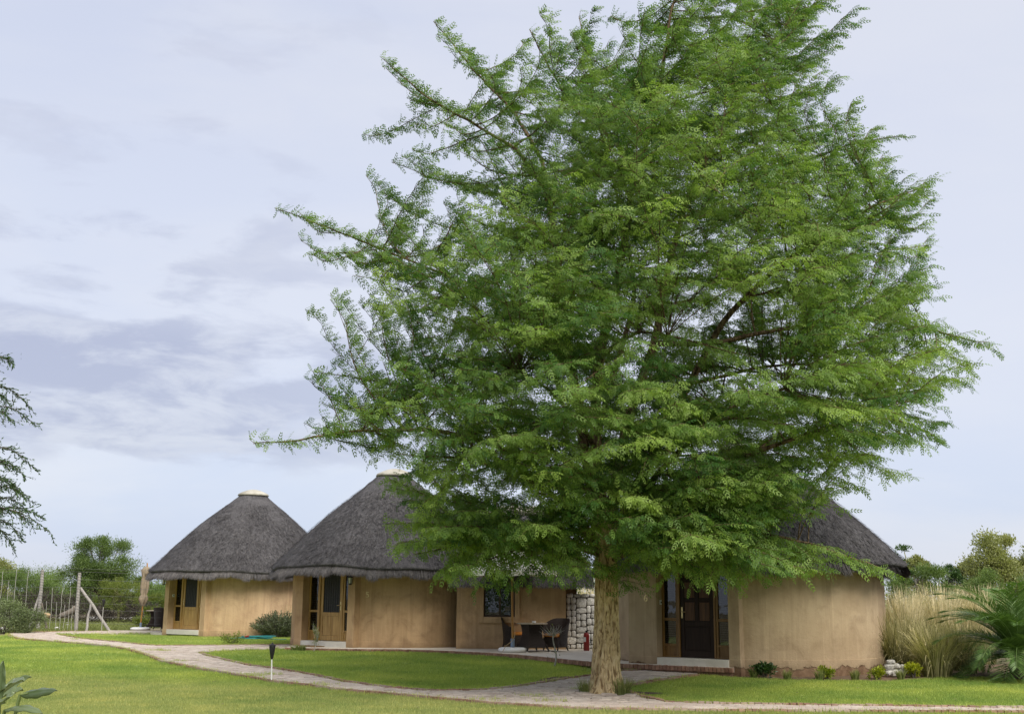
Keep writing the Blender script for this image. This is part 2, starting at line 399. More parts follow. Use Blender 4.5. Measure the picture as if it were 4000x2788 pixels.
def wickermat():
    t = NT('dark_wicker'); v = t.pos('object')
    w = t.N.new('ShaderNodeTexWave'); w.wave_type = 'BANDS'; w.bands_direction = 'Z'; w.inputs['Scale'].default_value = 26; w.inputs['Distortion'].default_value = 1.5; t.L.new(v, w.inputs['Vector'])
    ck = t.N.new('ShaderNodeTexChecker'); ck.inputs['Scale'].default_value = 70; t.L.new(v, ck.inputs['Vector'])
    h = t.math('MULTIPLY_ADD', ck.outputs['Fac'], 0.5, w.outputs['Fac'])
    return t.done(t.bsdf(t.ramp(h, [(0.2, (0.012, 0.008, 0.006)), (1.0, (0.045, 0.030, 0.022))]), 0.45, t.bump(h, 0.7, 0.01), 0.4))
m_wicker = wickermat()
m_orange = simple('orange_cushion', (0.52, 0.18, 0.03), (0.62, 0.25, 0.05), 20, 0.9, 0.3)
m_ttop = simple('tan_table_top', (0.32, 0.26, 0.18), (0.42, 0.35, 0.26), 9, 0.6)
m_red = simple('red_enamel', (0.20, 0.010, 0.008), (0.26, 0.016, 0.010), 6, 0.3, spec=0.5)
m_cream = simple('cream_canvas', (0.62, 0.58, 0.50), (0.74, 0.70, 0.62), 6, 0.9, 0.2)
m_beige = simple('beige_canvas', (0.22, 0.175, 0.12), (0.30, 0.24, 0.17), 10, 0.95, 0.4)
m_pole = woodmat('pole_wood', (0.28, 0.13, 0.03), (0.42, 0.22, 0.06))
m_bluegrey = simple('blue_grey_sleeve', (0.16, 0.21, 0.29), (0.22, 0.28, 0.36), 8, 0.5)
m_rope = simple('rope', (0.35, 0.26, 0.14), (0.45, 0.34, 0.2), 60, 0.9)
m_hose = simple('teal_hose', (0.02, 0.16, 0.17), (0.035, 0.24, 0.25), 10, 0.5)
m_post = simple('weathered_pole', (0.22, 0.20, 0.18), (0.42, 0.40, 0.37), 9, 0.95, 0.7, stretch=(6, 6, 0.8), bdist=0.02)
m_wire = simple('fence_wire', (0.12, 0.12, 0.115), (0.2, 0.2, 0.19), 9, 0.6, metal=0.3)
m_dropper = simple('fence_dropper', (0.32, 0.31, 0.27), (0.45, 0.44, 0.40), 9, 0.7)
m_log = simple('dead_log', (0.10, 0.085, 0.07), (0.20, 0.17, 0.14), 6, 0.95, 0.8, bdist=0.03)
m_cut = simple('cut_log', (0.34, 0.24, 0.13), (0.46, 0.34, 0.2), 6, 0.95, 0.5)
def barkmat(name, a, b, c_):
    t = NT(name); v = t.pos('world', (1, 1, 0.28)); n = t.noise(v, 17, 7, 0.66, 0.9); n2 = t.noise(t.pos(), 2.0, 4)
    c = t.ramp(n, [(0.40, a), (0.50, b), (0.64, c_)]); c = t.mix(t.ramp(n2, [(0.4, (0, 0, 0)), (0.7, (0.35,) * 3)]), c, a)
    return t.done(t.bsdf(c, 0.95, t.bump(n, 1.0, 0.05), 0.1))
m_bark = barkmat('fissured_bark', (0.21, 0.14, 0.07), (0.62, 0.47, 0.26), (0.76, 0.62, 0.39))
m_branch = barkmat('branch_bark', (0.05, 0.036, 0.022), (0.15, 0.105, 0.06), (0.26, 0.19, 0.115))
m_greybark = barkmat('grey_bark', (0.05, 0.042, 0.035), (0.14, 0.12, 0.10), (0.26, 0.24, 0.21))
m_palebark = barkmat('pale_yellow_bark', (0.14, 0.14, 0.06), (0.25, 0.25, 0.11), (0.34, 0.33, 0.17))
m_leaf = leafmat('feathery_leaf', (0.050, 0.125, 0.026), (0.295, 0.41, 0.088), 0.45)
m_leaf_dk = leafmat('dark_small_leaf', (0.030, 0.062, 0.026), (0.085, 0.15, 0.045), 0.3)
m_leaf_ac = leafmat('thorn_leaf', (0.065, 0.11, 0.03), (0.20, 0.28, 0.08), 0.35)
m_leaf_yl = leafmat('yellow_thorn_leaf', (0.10, 0.135, 0.025), (0.24, 0.28, 0.06), 0.35)
m_leaf_ol = leafmat('olive_tree_leaf', (0.14, 0.165, 0.05), (0.40, 0.41, 0.18), 0.4)
m_leaf_gg = leafmat('grey_green_leaf', (0.055, 0.072, 0.038), (0.16, 0.19, 0.10), 0.25)
m_leaf_gy = leafmat('wild_shrub_leaf', (0.075, 0.10, 0.045), (0.22, 0.27, 0.12), 0.3)
m_leaf_bd = leafmat('deep_green_leaf', (0.018, 0.04, 0.012), (0.05, 0.10, 0.025), 0.25, 0.35)
m_leaf_br = leafmat('yellow_garden_leaf', (0.13, 0.185, 0.014), (0.36, 0.38, 0.02), 0.35)
m_brush = leafmat('dead_brush', (0.022, 0.017, 0.013), (0.08, 0.066, 0.055), 0.05, 0.9)
m_dry = leafmat('dry_grass', (0.20, 0.18, 0.07), (0.84, 0.73, 0.52), 0.25, 0.7)
m_dryround = leafmat('round_clump_grass', (0.13, 0.145, 0.04), (0.66, 0.58, 0.32), 0.25, 0.7)
m_drygreen = leafmat('dry_green_grass', (0.085, 0.095, 0.032), (0.46, 0.41, 0.21), 0.25, 0.7)
m_palm = leafmat('palm_leaf', (0.055, 0.12, 0.032), (0.17, 0.26, 0.075), 0.25, 0.45, 0.3)
m_broad = leafmat('broad_waxy_leaf', (0.055, 0.09, 0.032), (0.17, 0.215, 0.10), 0.15, 0.3, 0.5)
m_rough = leafmat('rough_grass_blade', (0.10, 0.135, 0.035), (0.27, 0.29, 0.10), 0.3, 0.7)

# ------------------------------------------------------------------ ground, lawn, path
def sheet(name, poly, dz, mat, kind='structure', step=0.6, parent=None):
    poly = [np.array(p[:2], float) for p in poly]
    a = np.array(poly); lo, hi = a.min(0), a.max(0)
    xs = np.arange(lo[0] + step / 2, hi[0], step); ys = np.arange(lo[1] + step / 2, hi[1], step)
    G = np.stack(np.meshgrid(xs, ys), -1).reshape(-1, 2); G = G[inside(G, poly)]
    pts = [Vector(p) for p in poly] + [Vector(p) for p in G]
    n = len(poly)
    r = delaunay_2d_cdt(pts, [(i, (i + 1) % n) for i in range(n)], [list(range(n))], 1, 1e-4)
    V = np.array([[p.x, p.y, 0] for p in r[0]]); V[:, 2] = g(V[:, 0], V[:, 1]) + dz
    me = bpy.data.meshes.new(name); fs = []
    for f in r[2]:
        p = V[list(f)]; ar = np.cross(p[1] - p[0], p[2] - p[0])[2]
        fs.append(tuple(f) if ar > 0 else tuple(f)[::-1])
    me.from_pydata(V.tolist(), [], fs); me.update()
    return props(link(name, me, mat, parent), kind=kind)

def build_ground():
    ys = np.concatenate([[-60, -20], np.arange(0, 60, 0.5), [64, 70, 80, 100, 140, 220, 400, 900]])
    xs = np.concatenate([[-900, -400, -200, -90], np.arange(-50, 51, 5), [90, 200, 400, 900]])
    X, Y = np.meshgrid(xs, ys); V = np.stack([X, Y, g(X, Y)], -1).reshape(-1, 3); nx = len(xs)
    i = np.arange(len(ys) - 1)[:, None] * nx + np.arange(nx - 1)[None]
    Q = np.stack([i, i + 1, i + 1 + nx, i + nx], -1).reshape(-1, 4)
    props(link('ground', npmesh('ground', V, Q), m_ground), kind='structure')
build_ground()

LOW = [(29, 2480), (40, 2490), (78, 2499), (235, 2511), (418, 2526), (497, 2541), (570, 2562), (627, 2586), (732, 2609), (857, 2630), (1061, 2666),
       (1200, 2682), (1318, 2699), (1527, 2717), (1701, 2734), (1945, 2756), (2294, 2776), (2800, 2783), (3400, 2786), (4000, 2789), (4700, 2792)]
RIGHT = [(4700, 2776), (4000, 2772), (3220, 2761), (2784, 2755), (2610, 2750), (2505, 2727), (2445, 2704), (2424, 2690), (2559, 2664), (2725, 2642)]
MIDUP = [(2725, 2632), (2515, 2622), (2420, 2626), (2308, 2644), (2175, 2661), (2050, 2682), (1910, 2700), (1701, 2704), (1527, 2693), (1353, 2668),
         (1200, 2637), (1109, 2621), (967, 2602), (862, 2578), (800, 2561), (782, 2552)]
STRIP = [(820, 2547), (1000, 2539), (1165, 2535), (1165, 2521), (784, 2525), (601, 2525), (470, 2512), (334, 2499), (240, 2484), (222, 2479),
         (260, 2477), (366, 2477), (523, 2476), (640, 2477), (640, 2469), (523, 2468), (397, 2468), (225, 2470), (100, 2472), (40, 2475)]
PATH = [PG(*p)[:2] for p in LOW + RIGHT + MIDUP + STRIP]
LAWN = [PG(*p)[:2] for p in [(-500, 2484), (29, 2482), (225, 2474), (627, 2472)]] + [PG(640, 2478)[:2], PG(790, 2481)[:2], PG(1165, 2481)[:2], PG(1165, 2524)[:2]]
LAWN += [PG(u, v)[:2] for u, v in [(1353, 2533), (1597, 2533), (1945, 2548), (2100, 2562), (2230, 2578), (2320, 2592), (2424, 2604), (2560, 2618), (2700, 2632), (2860, 2646),
         (2960, 2652), (3100, 2656), (3300, 2659), (3460, 2661), (3560, 2656), (3680, 2648), (3769, 2645), (3900, 2648), (4000, 2651), (4700, 2655)]]
LAWN += [np.array([13.0, 6.0]), np.array([-13.0, 6.0])]
sheet('lawn', LAWN, 0.006, m_lawn)
sheet('path', PATH, 0.022, m_sand)
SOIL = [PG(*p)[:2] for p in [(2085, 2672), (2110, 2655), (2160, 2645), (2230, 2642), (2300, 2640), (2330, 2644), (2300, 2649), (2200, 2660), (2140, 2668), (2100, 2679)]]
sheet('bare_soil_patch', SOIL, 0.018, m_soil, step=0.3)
BED = [PG(*p)[:2] for p in [(2880, 2655), (2960, 2656), (3100, 2660), (3300, 2663), (3460, 2664), (3560, 2659), (3680, 2651), (3769, 2648), (3900, 2651), (4100, 2656)]] + [PG(4100, 2600)[:2], PG(3700, 2590)[:2], PG(3440, 2590)[:2], PG(3300, 2620)[:2], PG(2880, 2622)[:2]]
sheet('flower_bed_soil', BED, 0.004, m_soil2, step=0.4)
TREE0 = PG(2366, 2716)
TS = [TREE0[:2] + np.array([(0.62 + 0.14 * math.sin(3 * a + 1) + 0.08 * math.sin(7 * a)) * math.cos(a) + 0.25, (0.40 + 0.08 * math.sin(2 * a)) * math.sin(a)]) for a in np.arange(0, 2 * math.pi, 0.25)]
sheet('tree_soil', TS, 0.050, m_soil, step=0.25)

# paving: clay pavers in running bond; kerb pavers stand along the edges
def paver_mesh():
    b = MB(); k = []
    for w_, z_ in ((.5, -.5), (.5, .40), (.47, .5)): k += [(-w_, -w_, z_), (w_, -w_, z_), (w_, w_, z_), (-w_, w_, z_)]
    b.add(k, [(i + j, i + (j + 1) % 4, i + 4 + (j + 1) % 4, i + 4 + j) for i in (0, 4) for j in range(4)] + [(8, 9, 10, 11)]); me = bpy.data.meshes.new('paver')
    me.from_pydata(b.v, [], b.f); me.update(); me.materials.append(m_paver); return me
path_obj = [o for o in C.objects if o.name == 'path'][0]
def pave():
    a = np.array(PATH); lo, hi = a.min(0), a.max(0)
    L_, W_ = 0.205, 0.105
    ca, sa = math.cos(R(-14)), math.sin(R(-14))
    r = 60; I, J = np.meshgrid(np.arange(-int(r / L_), int(r / L_)), np.arange(0, int(r / W_) + 200))
    lx = (I + 0.5 * (J % 2)) * L_; ly = (J - 100) * W_
    B = np.stack([lx * ca - ly * sa, lx * sa + ly * ca + 12], -1).reshape(-1, 2)
    u, v = proj(np.column_stack([B, g(B[:, 0], B[:, 1])])); ok = (u > -120) & (u < 4120) & (v < 2860) & (B[:, 1] > 8)
    B = B[ok]; inn = inside(B, PATH)
    for q in ((0.06, 0), (-0.06, 0), (0, 0.05), (0, -0.05)): inn &= inside(B + np.array(q), PATH)
    B = B[inn]; B = B[~inside(B, TS)]
    order = np.argsort(np.hypot(B[:, 0], B[:, 1])); B = B[order]
    base = paver_mesh(); n = len(B)
    rot = np.full(n, R(-14)) + rng.normal(0, 0.03, n)
    dz = rng.normal(0, 0.0035, n)
    dist = np.hypot(B[:, 0] - TREE0[0], B[:, 1] - TREE0[1])
    lift = np.exp(-(dist / 1.0) ** 2); dz += lift * np.abs(rng.normal(0.02, 0.025, n)); rot += lift * rng.normal(0, 0.18, n)
    tiltx = rng.normal(0, 0.012, n) + lift * rng.normal(0, 0.10, n)
    V = []; Q = []
    bv = np.array([p.co[:] for p in base.vertices]); bf = [tuple(p.vertices) for p in base.polygons]
    for i in range(n):
        z = float(g(B[i, 0], B[i, 1])) + 0.018 + dz[i]
        if i < 260:
            o = bpy.data.objects.new('paver', base); C.objects.link(o); o.parent = path_obj
            o.location = (B[i, 0], B[i, 1], z); o.scale = (0.197, 0.097, 0.05); o.rotation_euler = (tiltx[i], 0, rot[i])
        else:
            c, s = math.cos(rot[i]), math.sin(rot[i]); k = len(V)
            x = bv[:, 0] * 0.197; y = bv[:, 1] * 0.097
            V += np.column_stack([B[i, 0] + x * c - y * s, B[i, 1] + x * s + y * c, z + bv[:, 2] * 0.05 + y * tiltx[i]]).tolist()
            Q += [tuple(k + q for q in f) for f in bf]
    me = bpy.data.meshes.new('pavers'); me.from_pydata(V, [], Q); me.update()
    a_ = me.attributes.new('tint', 'FLOAT', 'POINT'); tt = np.repeat(rng.rand(n - 260), len(bv)); a_.data.foreach_set('value', tt.astype(np.float32))
    props(link('pavers', me, m_paver2, path_obj), kind='stuff')
    # edge pavers laid on end
    e = MB(); tv = []
    for seq in (LOW, RIGHT[:], MIDUP, STRIP[3:9], STRIP[13:]):
        pts = [PG(*p)[:2] for p in seq]
        for p, q in zip(pts[:-1], pts[1:]):
            d = q - p; l = np.linalg.norm(d); k = max(1, int(l / 0.108)); an = math.atan2(d[1], d[0])
            for i in range(k):
                c = p + d * (i + 0.5) / k
                pu, pv = proj([c[0], c[1], 0.1])
                if pu < -100 or pu > 4100: continue
                e.box((c[0], c[1], float(g(*c)) + 0.008 + rng.normal(0, 0.004)), (min(0.100, l / k - 0.008), 0.10, 0.11), an)
                tv += [rng.rand()] * 8
    o = e.build('edge_pavers', m_brick2, path_obj, kind='stuff')
    a_ = o.data.attributes.new('tint', 'FLOAT', 'POINT'); a_.data.foreach_set('value', np.array(tv, np.float32))
def tintmat(name, a, b, scale, lo=0.84, hi=1.14):
    t = NT(name); v = t.pos(); n = t.noise(v, scale, 6); big = t.noise(v, 0.7, 4)
    c = t.ramp(n, [(0.35, a), (0.65, b)]); c = t.mix(t.ramp(big, [(0.45, (0, 0, 0)), (0.65, (0.45,) * 3)]), c, (0.53, 0.48, 0.42))
    c = t.mix(1.0, c, t.ramp(t.attr(), [(0, (lo,) * 3), (1, (hi,) * 3)]), 'MULTIPLY')
    return t.done(t.bsdf(c, 0.88, t.bump(n, 0.3, 0.01), 0.2))
m_paver2 = tintmat('clay_pavers', (0.38, 0.31, 0.255), (0.52, 0.45, 0.38), 6)
m_brick2 = tintmat('edge_pavers', (0.22, 0.12, 0.08), (0.32, 0.21, 0.15), 8)
pave()

# ------------------------------------------------------------------ terraces
ZF = 0.30
FRONT = [(1120, 2527), (1353, 2533), (1597, 2533), (1945, 2548), (2100, 2561), (2230, 2574), (2320, 2583), (2424, 2589), (2560, 2594), (2700, 2600), (2868, 2606)]
FR = [PZ(u, v, ZF)[:2] for u, v in FRONT]
def smooth_poly(p, k=3):
    for _ in range(k):
        q = [p[0]]
        for a, b in zip(p[:-1], p[1:]): q += [a * 0.75 + b * 0.25, a * 0.25 + b * 0.75]
        q.append(p[-1]); p = q
    return p
FRs = smooth_poly(FR, 2)
terr = MB().prism(FRs + [np.array([FRs[-1][0] + 0.15, 27.0]), np.array([3.6, 37.0]), np.array([FRs[0][0] - 0.2, 37.0])], ZF - 0.10, ZF).build('terrace', m_conc)
props(terr, kind='structure')
inner = [p + np.array([0.02, 0.03]) for p in FRs]; inner[-1] = inner[-1] + np.array([-0.03, 0])
tb = [p + np.array([0, -0.11]) for p in inner]
MB().prism(tb + [np.array([FRs[-1][0] + 0.08, 27.0]), np.array([3.5, 36.8]), np.array([FRs[0][0] - 0.1, 36.8])], -0.25, ZF - 0.105).build('terrace_plinth', m_base, terr)
def brick_mesh(name, mat):
    b = MB(); b.sqloft([(0.46, -0.5), (0.5, -0.45), (0.5, 0.45), (0.46, 0.5)]); me = bpy.data.meshes.new(name)
    me.from_pydata(b.v, [], b.f); me.update(); me.materials.append(mat); return me
bm_brick = brick_mesh('edge_brick', m_brick)
def edge_bricks(pts, parent, ztop, w=0.088):
    L_ = [0]
    for a, b in zip(pts[:-1], pts[1:]): L_.append(L_[-1] + np.linalg.norm(b - a))
    n = int(L_[-1] / w); k = 0
    for i in range(n):
        s = (i + 0.5) * L_[-1] / n
        while L_[k + 1] < s: k += 1
        f = (s - L_[k]) / (L_[k + 1] - L_[k]); c = pts[k] * (1 - f) + pts[k + 1] * f; d = pts[k + 1] - pts[k]; an = math.atan2(d[1], d[0])
        nn = np.array([d[1], -d[0]]) / np.linalg.norm(d)
        c = c + nn * (0.060 + rng.normal(0, 0.003))
        o = bpy.data.objects.new('brick', bm_brick); C.objects.link(o); o.parent = parent
        o.location = (c[0], c[1], ztop - 0.052 + rng.normal(0, 0.003)); o.scale = (L_[-1] / n - 0.012, 0.108, 0.098); o.rotation_euler = (0, 0, an + rng.normal(0, 0.02))
edge_bricks(FRs, terr, ZF)
T1 = [PZ(u, v, ZF)[:2] for u, v in [(505, 2463), (640, 2471), (800, 2475)]]
terr1 = MB().prism(T1 + [np.array([T1[-1][0] + 0.3, 46.0]), np.array([T1[0][0] - 1.0, 46.0])], ZF - 0.18, ZF).build('patio_slab', m_conc); props(terr1, kind='structure')
edge_bricks(T1[1:], terr1, ZF)

# ------------------------------------------------------------------ huts
def frame(cx, cy, th):
    n = np.array([-math.sin(th), -math.cos(th)]); t = np.array([math.cos(th), -math.sin(th)])
    return lambda a, b, z: (cx + a * t[0] + b * n[0], cy + a * t[1] + b * n[1], z)
def hut(label, cx, cy, thdeg, wl, wr, wallmat, capz, base, style, reno=3.95, seed=1, number=None, npos=None, lantern='left', bulge=0.55, RW=3.4, zs=2.58, zcap=None):
    th = R(thdeg); Fr = frame(cx, cy, th); rr = np.random.RandomState(seed)
    root = thing('thatched_hut', label, 'hut', (cx, cy, base), 'round thatched guest huts')
    a = 0.86; nf = RW + .03; nd = RW - .37
    # --- plan outline, counter-clockwise seen from above
    def ang_of(t_):     # azimuth in porch frame where circle meets the pier side
        return math.asin(t_ / RW)
    out = [(-a - wl, nf), (-a, nf), (-a, nd), (a, nd), (a, nf), (a + wr, nf)]
    a0 = ang_of(min(a + wr, RW * .95)); a1 = 2 * math.pi - ang_of(min(a + wl, RW * .95))
    arc = [(RW * math.sin(q), RW * math.cos(q)) for q in np.linspace(a0, a1, 96)]
    pl = out + arc
    P2 = np.array([Fr(t_, n_, 0)[:2] for t_, n_ in pl])
    area = 0.5 * np.sum(P2[:, 0] * np.roll(P2[:, 1], -1) - np.roll(P2[:, 0], -1) * P2[:, 1])
    if area < 0: P2 = P2[::-1]
    nrm2 = []
    for i in range(len(P2)):
        d = P2[(i + 1) % len(P2)] - P2[i - 1]; nrm2.append(np.array([d[1], -d[0]]) / np.linalg.norm(d))
    zl = [base - 0.3, base + 0.02, ZF + 0.16, ZF + 0.165, 0.8, 1.3, 1.8, 2.3, 2.75]
    V = []; Fs = []; n = len(P2)
    for z in zl:
        off = 0.014 if z < ZF + 0.163 else 0.0
        for p, q in zip(P2, nrm2):
            r = p + q * off; V.append((r[0], r[1], z))
    for i in range(len(zl) - 1):
        for j in range(n):
            k = (j + 1) % n; Fs.append((i * n + j, i * n + k, (i + 1) * n + k, (i + 1) * n + j))
    MB().add(V, Fs).build('wall', wallmat, root)
    # --- step and door unit
    step = MB().fbox(Fr, -a + 0.003, a - 0.003, nd - 0.02, nf + 0.02, ZF - 0.02, ZF + 0.15).build('doorstep', m_step, root, bevel=0.01)
    zb = ZF + 0.15
    back = MB().fbox(Fr, -a + .01, a - .01, nd + .002, nd + .02, zb + .005, 2.7).build('dark_interior_panel', m_inside, root)  # flat panel painted dark in place of an unlit room
    wd = m_wood if style != 'dark' else m_wood3
    def bars(name, rects, mat, n0, n1, parent, bv=0.004):
        b = MB()
        for t0, t1, z0, z1 in rects: b.fbox(Fr, t0, t1, n0, n1, z0, z1)
        return b.build(name, mat, parent, bevel=bv)
    H = 2.62
    dl = 0.41
    for s in (-1, 1):
        x0, x1 = sorted((s * (dl + 0.05), s * (a - 0.006)))
        w = thing('sidelight_window', None, None, (0, 0, 0)); w.parent = root
        w.location = (0, 0, 0)
        bars('window_frame', [(x0, x0 + .05, zb, H), (x1 - .05, x1, zb, H), (x0 + .05, x1 - .05, zb + .245, zb + .295), (x0 + .05, x1 - .05, zb + .80, zb + .86), (x0 + .05, x1 - .05, zb, zb + .035)], wd, nd + .06, nd + .13, w)
        bars('wood_panel', [(x0 + .05, x1 - .05, zb + .036, zb + .244)], wd, nd + .08, nd + .10, w)
        gm = MB()
        for z0, z1 in ((zb + .296, zb + .799), (zb + .861, H)): gm.fbox(Fr, x0 + .05, x1 - .05, nd + .090, nd + .096, z0, z1)
        gm.build('pane', m_glass, w)
        sl = MB(); z = zb + .32
        while z < H:
            sl.fbox(Fr, x0 + .06, x1 - .06, nd + .035, nd + .060, z, z + .006); z += .05
        sl.build('blind', m_slat, w, kind='stuff')
    jam = [(-dl - .045, -dl, zb, H), (dl, dl + .045, zb, H)]
    bars('door_frame', jam, wd, nd + .05, nd + .15, root)
    door = thing('door', None, None, (0, 0, 0)); door.parent = root
    d0, d1 = nd + .07, nd + .115
    if style == 'dark':
        bars('door_leaf', [(-dl + .004, dl - .004, zb + .01, H)], m_dark, d0, d0 + .025, door)
        st = [(-dl + .005, -dl + .10, zb + .011, H), (dl - .10, dl - .005, zb + .011, H), (-.045, .045, zb + .80, H)]
        rl = [(-dl + .101, dl - .101, zb + .011, zb + .16), (-dl + .101, dl - .101, zb + .68, zb + .799)]
        for s in (-1, 1):
            t0, t1 = sorted((s * .046, s * (dl - .101))); rl += [(t0, t1, zb + 1.22, zb + 1.30), (t0, t1, zb + 1.66, zb + 1.74)]
        bars('door_rails', st + rl, m_dark, d0 + .026, d1, door, .008)
        for s in (-1, 1):
            for z0, z1 in ((zb + .81, zb + 1.21), (zb + 1.31, zb + 1.65), (zb + 1.75, zb + 2.1)):
                t0, t1 = sorted((s * .058, s * (dl - .112))); bars('door_panel', [(t0, t1, z0, z1)], m_dark2, d0 + .026, d1 - .008, door, .012)
        bars('door_panel', [(-dl + .115, dl - .115, zb + .175, zb + .665)], m_dark, d0 + .026, d1 - .008, door, .012)
        hs = -1
    else:
        st = [(-dl + .005, -dl + .095, zb + .01, H), (dl - .095, dl - .005, zb + .01, H), (-dl + .096, dl - .096, zb + .01, zb + .15), (-dl + .096, dl - .096, zb + .70, zb + .80)]
        bars('door_rails', st, wd, d0, d1, door, .006)
        bars('door_panel', [(-dl + .097, -.002, zb + .151, zb + .699), (.002, dl - .097, zb + .151, zb + .699)], wd, d0 + .012, d1 - .012, door, .010)
        bars('insect_screen', [(-dl + .097, dl - .097, zb + .801, H)], m_screen, d0 + .015, d0 + .022, door, 0)
        gr = [(-dl + .11 + i * .085, -dl + .116 + i * .085, zb + .802, H) for i in range(8)] + [(-dl + .10, dl - .10, zb + .9 + i * .14, zb + .906 + i * .14) for i in range(11)]
        bars('burglar_bars', gr, m_black, d0 + .024, d0 + .032, door, 0)
        hs = 1 if number else -1
    hb = MB().fbox(Fr, hs * (dl - .05) - .018, hs * (dl - .05) + .018, d1 + .001, d1 + .008, zb + .86, zb + 1.10)
    pa = np.array([Fr(hs * (dl - .05), d1 + .01, zb + 1.0), Fr(hs * (dl - .05), d1 + .05, zb + 1.0), Fr(hs * (dl - .15), d1 + .055, zb + .995)]); hb.tube(pa, .010, 6)
    hb.build('handle', m_brass, door)
    # bell plate on the reveal left of the door
    if style == 'dark' or not number:
        bp = MB(); q = [Fr(-a + .004, nf - .20 + dx, zz) for dx, zz in ((-.04, 1.60), (.04, 1.60), (.04, 1.70), (-.04, 1.70))]
        q2 = [Fr(-a + .022, nf - .20 + dx, zz) for dx, zz in ((-.04, 1.60), (.04, 1.60), (.04, 1.70), (-.04, 1.70))]
        bp.hexa(q + q2); sw = bp.build('bell_switch', m_white, root)
        q = [Fr(-a + .023, nf - .20 + dx, zz) for dx, zz in ((-.02, 1.63), (.02, 1.63), (.02, 1.67), (-.02, 1.67))]; q2 = [Fr(-a + .03, nf - .20 + dx, zz) for dx, zz in ((-.02, 1.63), (.02, 1.63), (.02, 1.67), (-.02, 1.67))]
        MB().hexa(q + q2).build('bell_button', m_black, sw)
    # --- wall lantern
    lt = (-a - wl + 0.05 if lantern == 'left' else a + wr - .08); lz = 2.12
    ln = MB().tube([Fr(lt, nf, lz + .22), Fr(lt, nf + .10, lz + .24), Fr(lt, nf + .12, lz + .17)], .012, 6)
    c0 = Fr(lt, nf + .12, lz); ln.lathe([(.03, -.10), (.055, -.07), (.06, -.06)], 8, c0); ln.lathe([(.085, .10), (.06, .14), (.02, .18)], 8, c0)
    for k in range(4):
        q = k * math.pi / 2 + .4; ln.tube([(c0[0] + .058 * math.cos(q), c0[1] + .058 * math.sin(q), lz - .06), (c0[0] + .078 * math.cos(q), c0[1] + .078 * math.sin(q), lz + .10)], .007, 4)
    lan = ln.build('wall_lantern', m_black, root); MB().lathe([(.045, -.055), (.062, .098)], 8, c0).build('lantern_glass', m_lglass, lan)
    # --- number
    if number:
        cu = bpy.data.curves.new('house_number', 'FONT'); cu.body = number; cu.size = 0.23; cu.extrude = 0.006; cu.align_x = 'CENTER'
        to = bpy.data.objects.new('house_number', cu); C.objects.link(to)
        dg = bpy.context.evaluated_depsgraph_get(); me = bpy.data.meshes.new_from_object(to.evaluated_get(dg)); bpy.data.objects.remove(to)
        p, nn = npos(Fr)
        o = link('house_number', me, m_brass, root); zax = Vector((nn[0], nn[1], 0)).normalized(); xax = Vector((0, 0, 1)).cross(zax)
        mm = Matrix((xax, Vector((0, 0, 1)), zax)).transposed(); o.rotation_euler = mm.to_euler(); o.location = Vector(p) - Vector(root.location)
    # --- roof
    pa_ = math.atan2(-math.cos(th), -math.sin(th))
    def eave(phi):
        d = (phi - pa_ + math.pi) % (2 * math.pi) - math.pi
        e = np.exp(-(np.abs(d) / .42) ** 3)
        w = 0.05 * np.sin(phi * 5 + seed) + 0.03 * np.sin(phi * 11 + 2 * seed)
        return reno + bulge * e + w * .6, zs + .04 * e + w * .5
    NP, NS = 220, 56; phi = np.linspace(0, 2 * math.pi, NP, endpoint=False)
    Re, Zs = eave(phi); r0 = 0.50; V = []
    for i in range(NS + 1):
        s = i / NS; r = r0 + (Re - r0) * s; z = capz + (Zs - capz) * (s ** 1.0) + 0.10 * math.sin(math.pi * s) ** 2 - 0.03 * s ** 12
        V.append(np.stack([cx + r * np.cos(phi), cy + r * np.sin(phi), z], -1))
    for dr, dz in ((.025, -.02), (.035, -.05), (.02, -.085), (-.03, -.105), (-.12, -.11)):
        V.append(np.stack([cx + (Re + dr) * np.cos(phi), cy + (Re + dr) * np.sin(phi), Zs - .03 + dz], -1))
    V = np.array(V); nr = len(V); V = V.reshape(-1, 3)
    for k in range(len(V)):
        p = V[k]; q = Vector((p[0] * 1.1, p[1] * 1.1, p[2] * 1.1)); h = noise.noise(q) * .05 + noise.noise(q * 5) * .022 + noise.noise(q * 14) * .012
        d = np.array([p[0] - cx, p[1] - cy, 2.0]); d /= np.linalg.norm(d); V[k] = p + d * h
    i = np.arange(nr - 1)[:, None] * NP; j = np.arange(NP)[None]; k = (j + 1) % NP
    Q = np.stack([i + j, i + NP + j, i + NP + k, i + k], -1).reshape(-1, 4)
    org = np.array(root.location)
    roof = link('roof', npmesh('roof', V - org, Q, np.full(len(V), .5), True), m_thatch, root)
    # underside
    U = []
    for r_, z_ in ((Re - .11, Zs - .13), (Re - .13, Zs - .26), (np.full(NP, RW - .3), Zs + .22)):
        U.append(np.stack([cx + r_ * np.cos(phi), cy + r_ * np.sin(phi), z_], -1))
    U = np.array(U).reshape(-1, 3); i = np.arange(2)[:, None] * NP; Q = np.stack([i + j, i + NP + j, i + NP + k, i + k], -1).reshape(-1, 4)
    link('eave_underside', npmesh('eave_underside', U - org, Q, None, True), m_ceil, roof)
    # straw stubble over the whole slope
    ns = 21000; ph = rr.rand(ns) * 2 * math.pi; s = np.sqrt(rr.rand(ns) * .98 + .02); re, ze = eave(ph)
    r = r0 + (re - r0) * s; z = capz + (ze - capz) * s + 0.10 * np.sin(math.pi * s) ** 2 - .03 * s ** 12
    p = np.stack([cx + r * np.cos(ph), cy + r * np.sin(ph), z + .015], -1)
    rad = np.stack([np.cos(ph), np.sin(ph), np.zeros(ns)], -1); tan = np.stack([-np.sin(ph), np.cos(ph), np.zeros(ns)], -1)
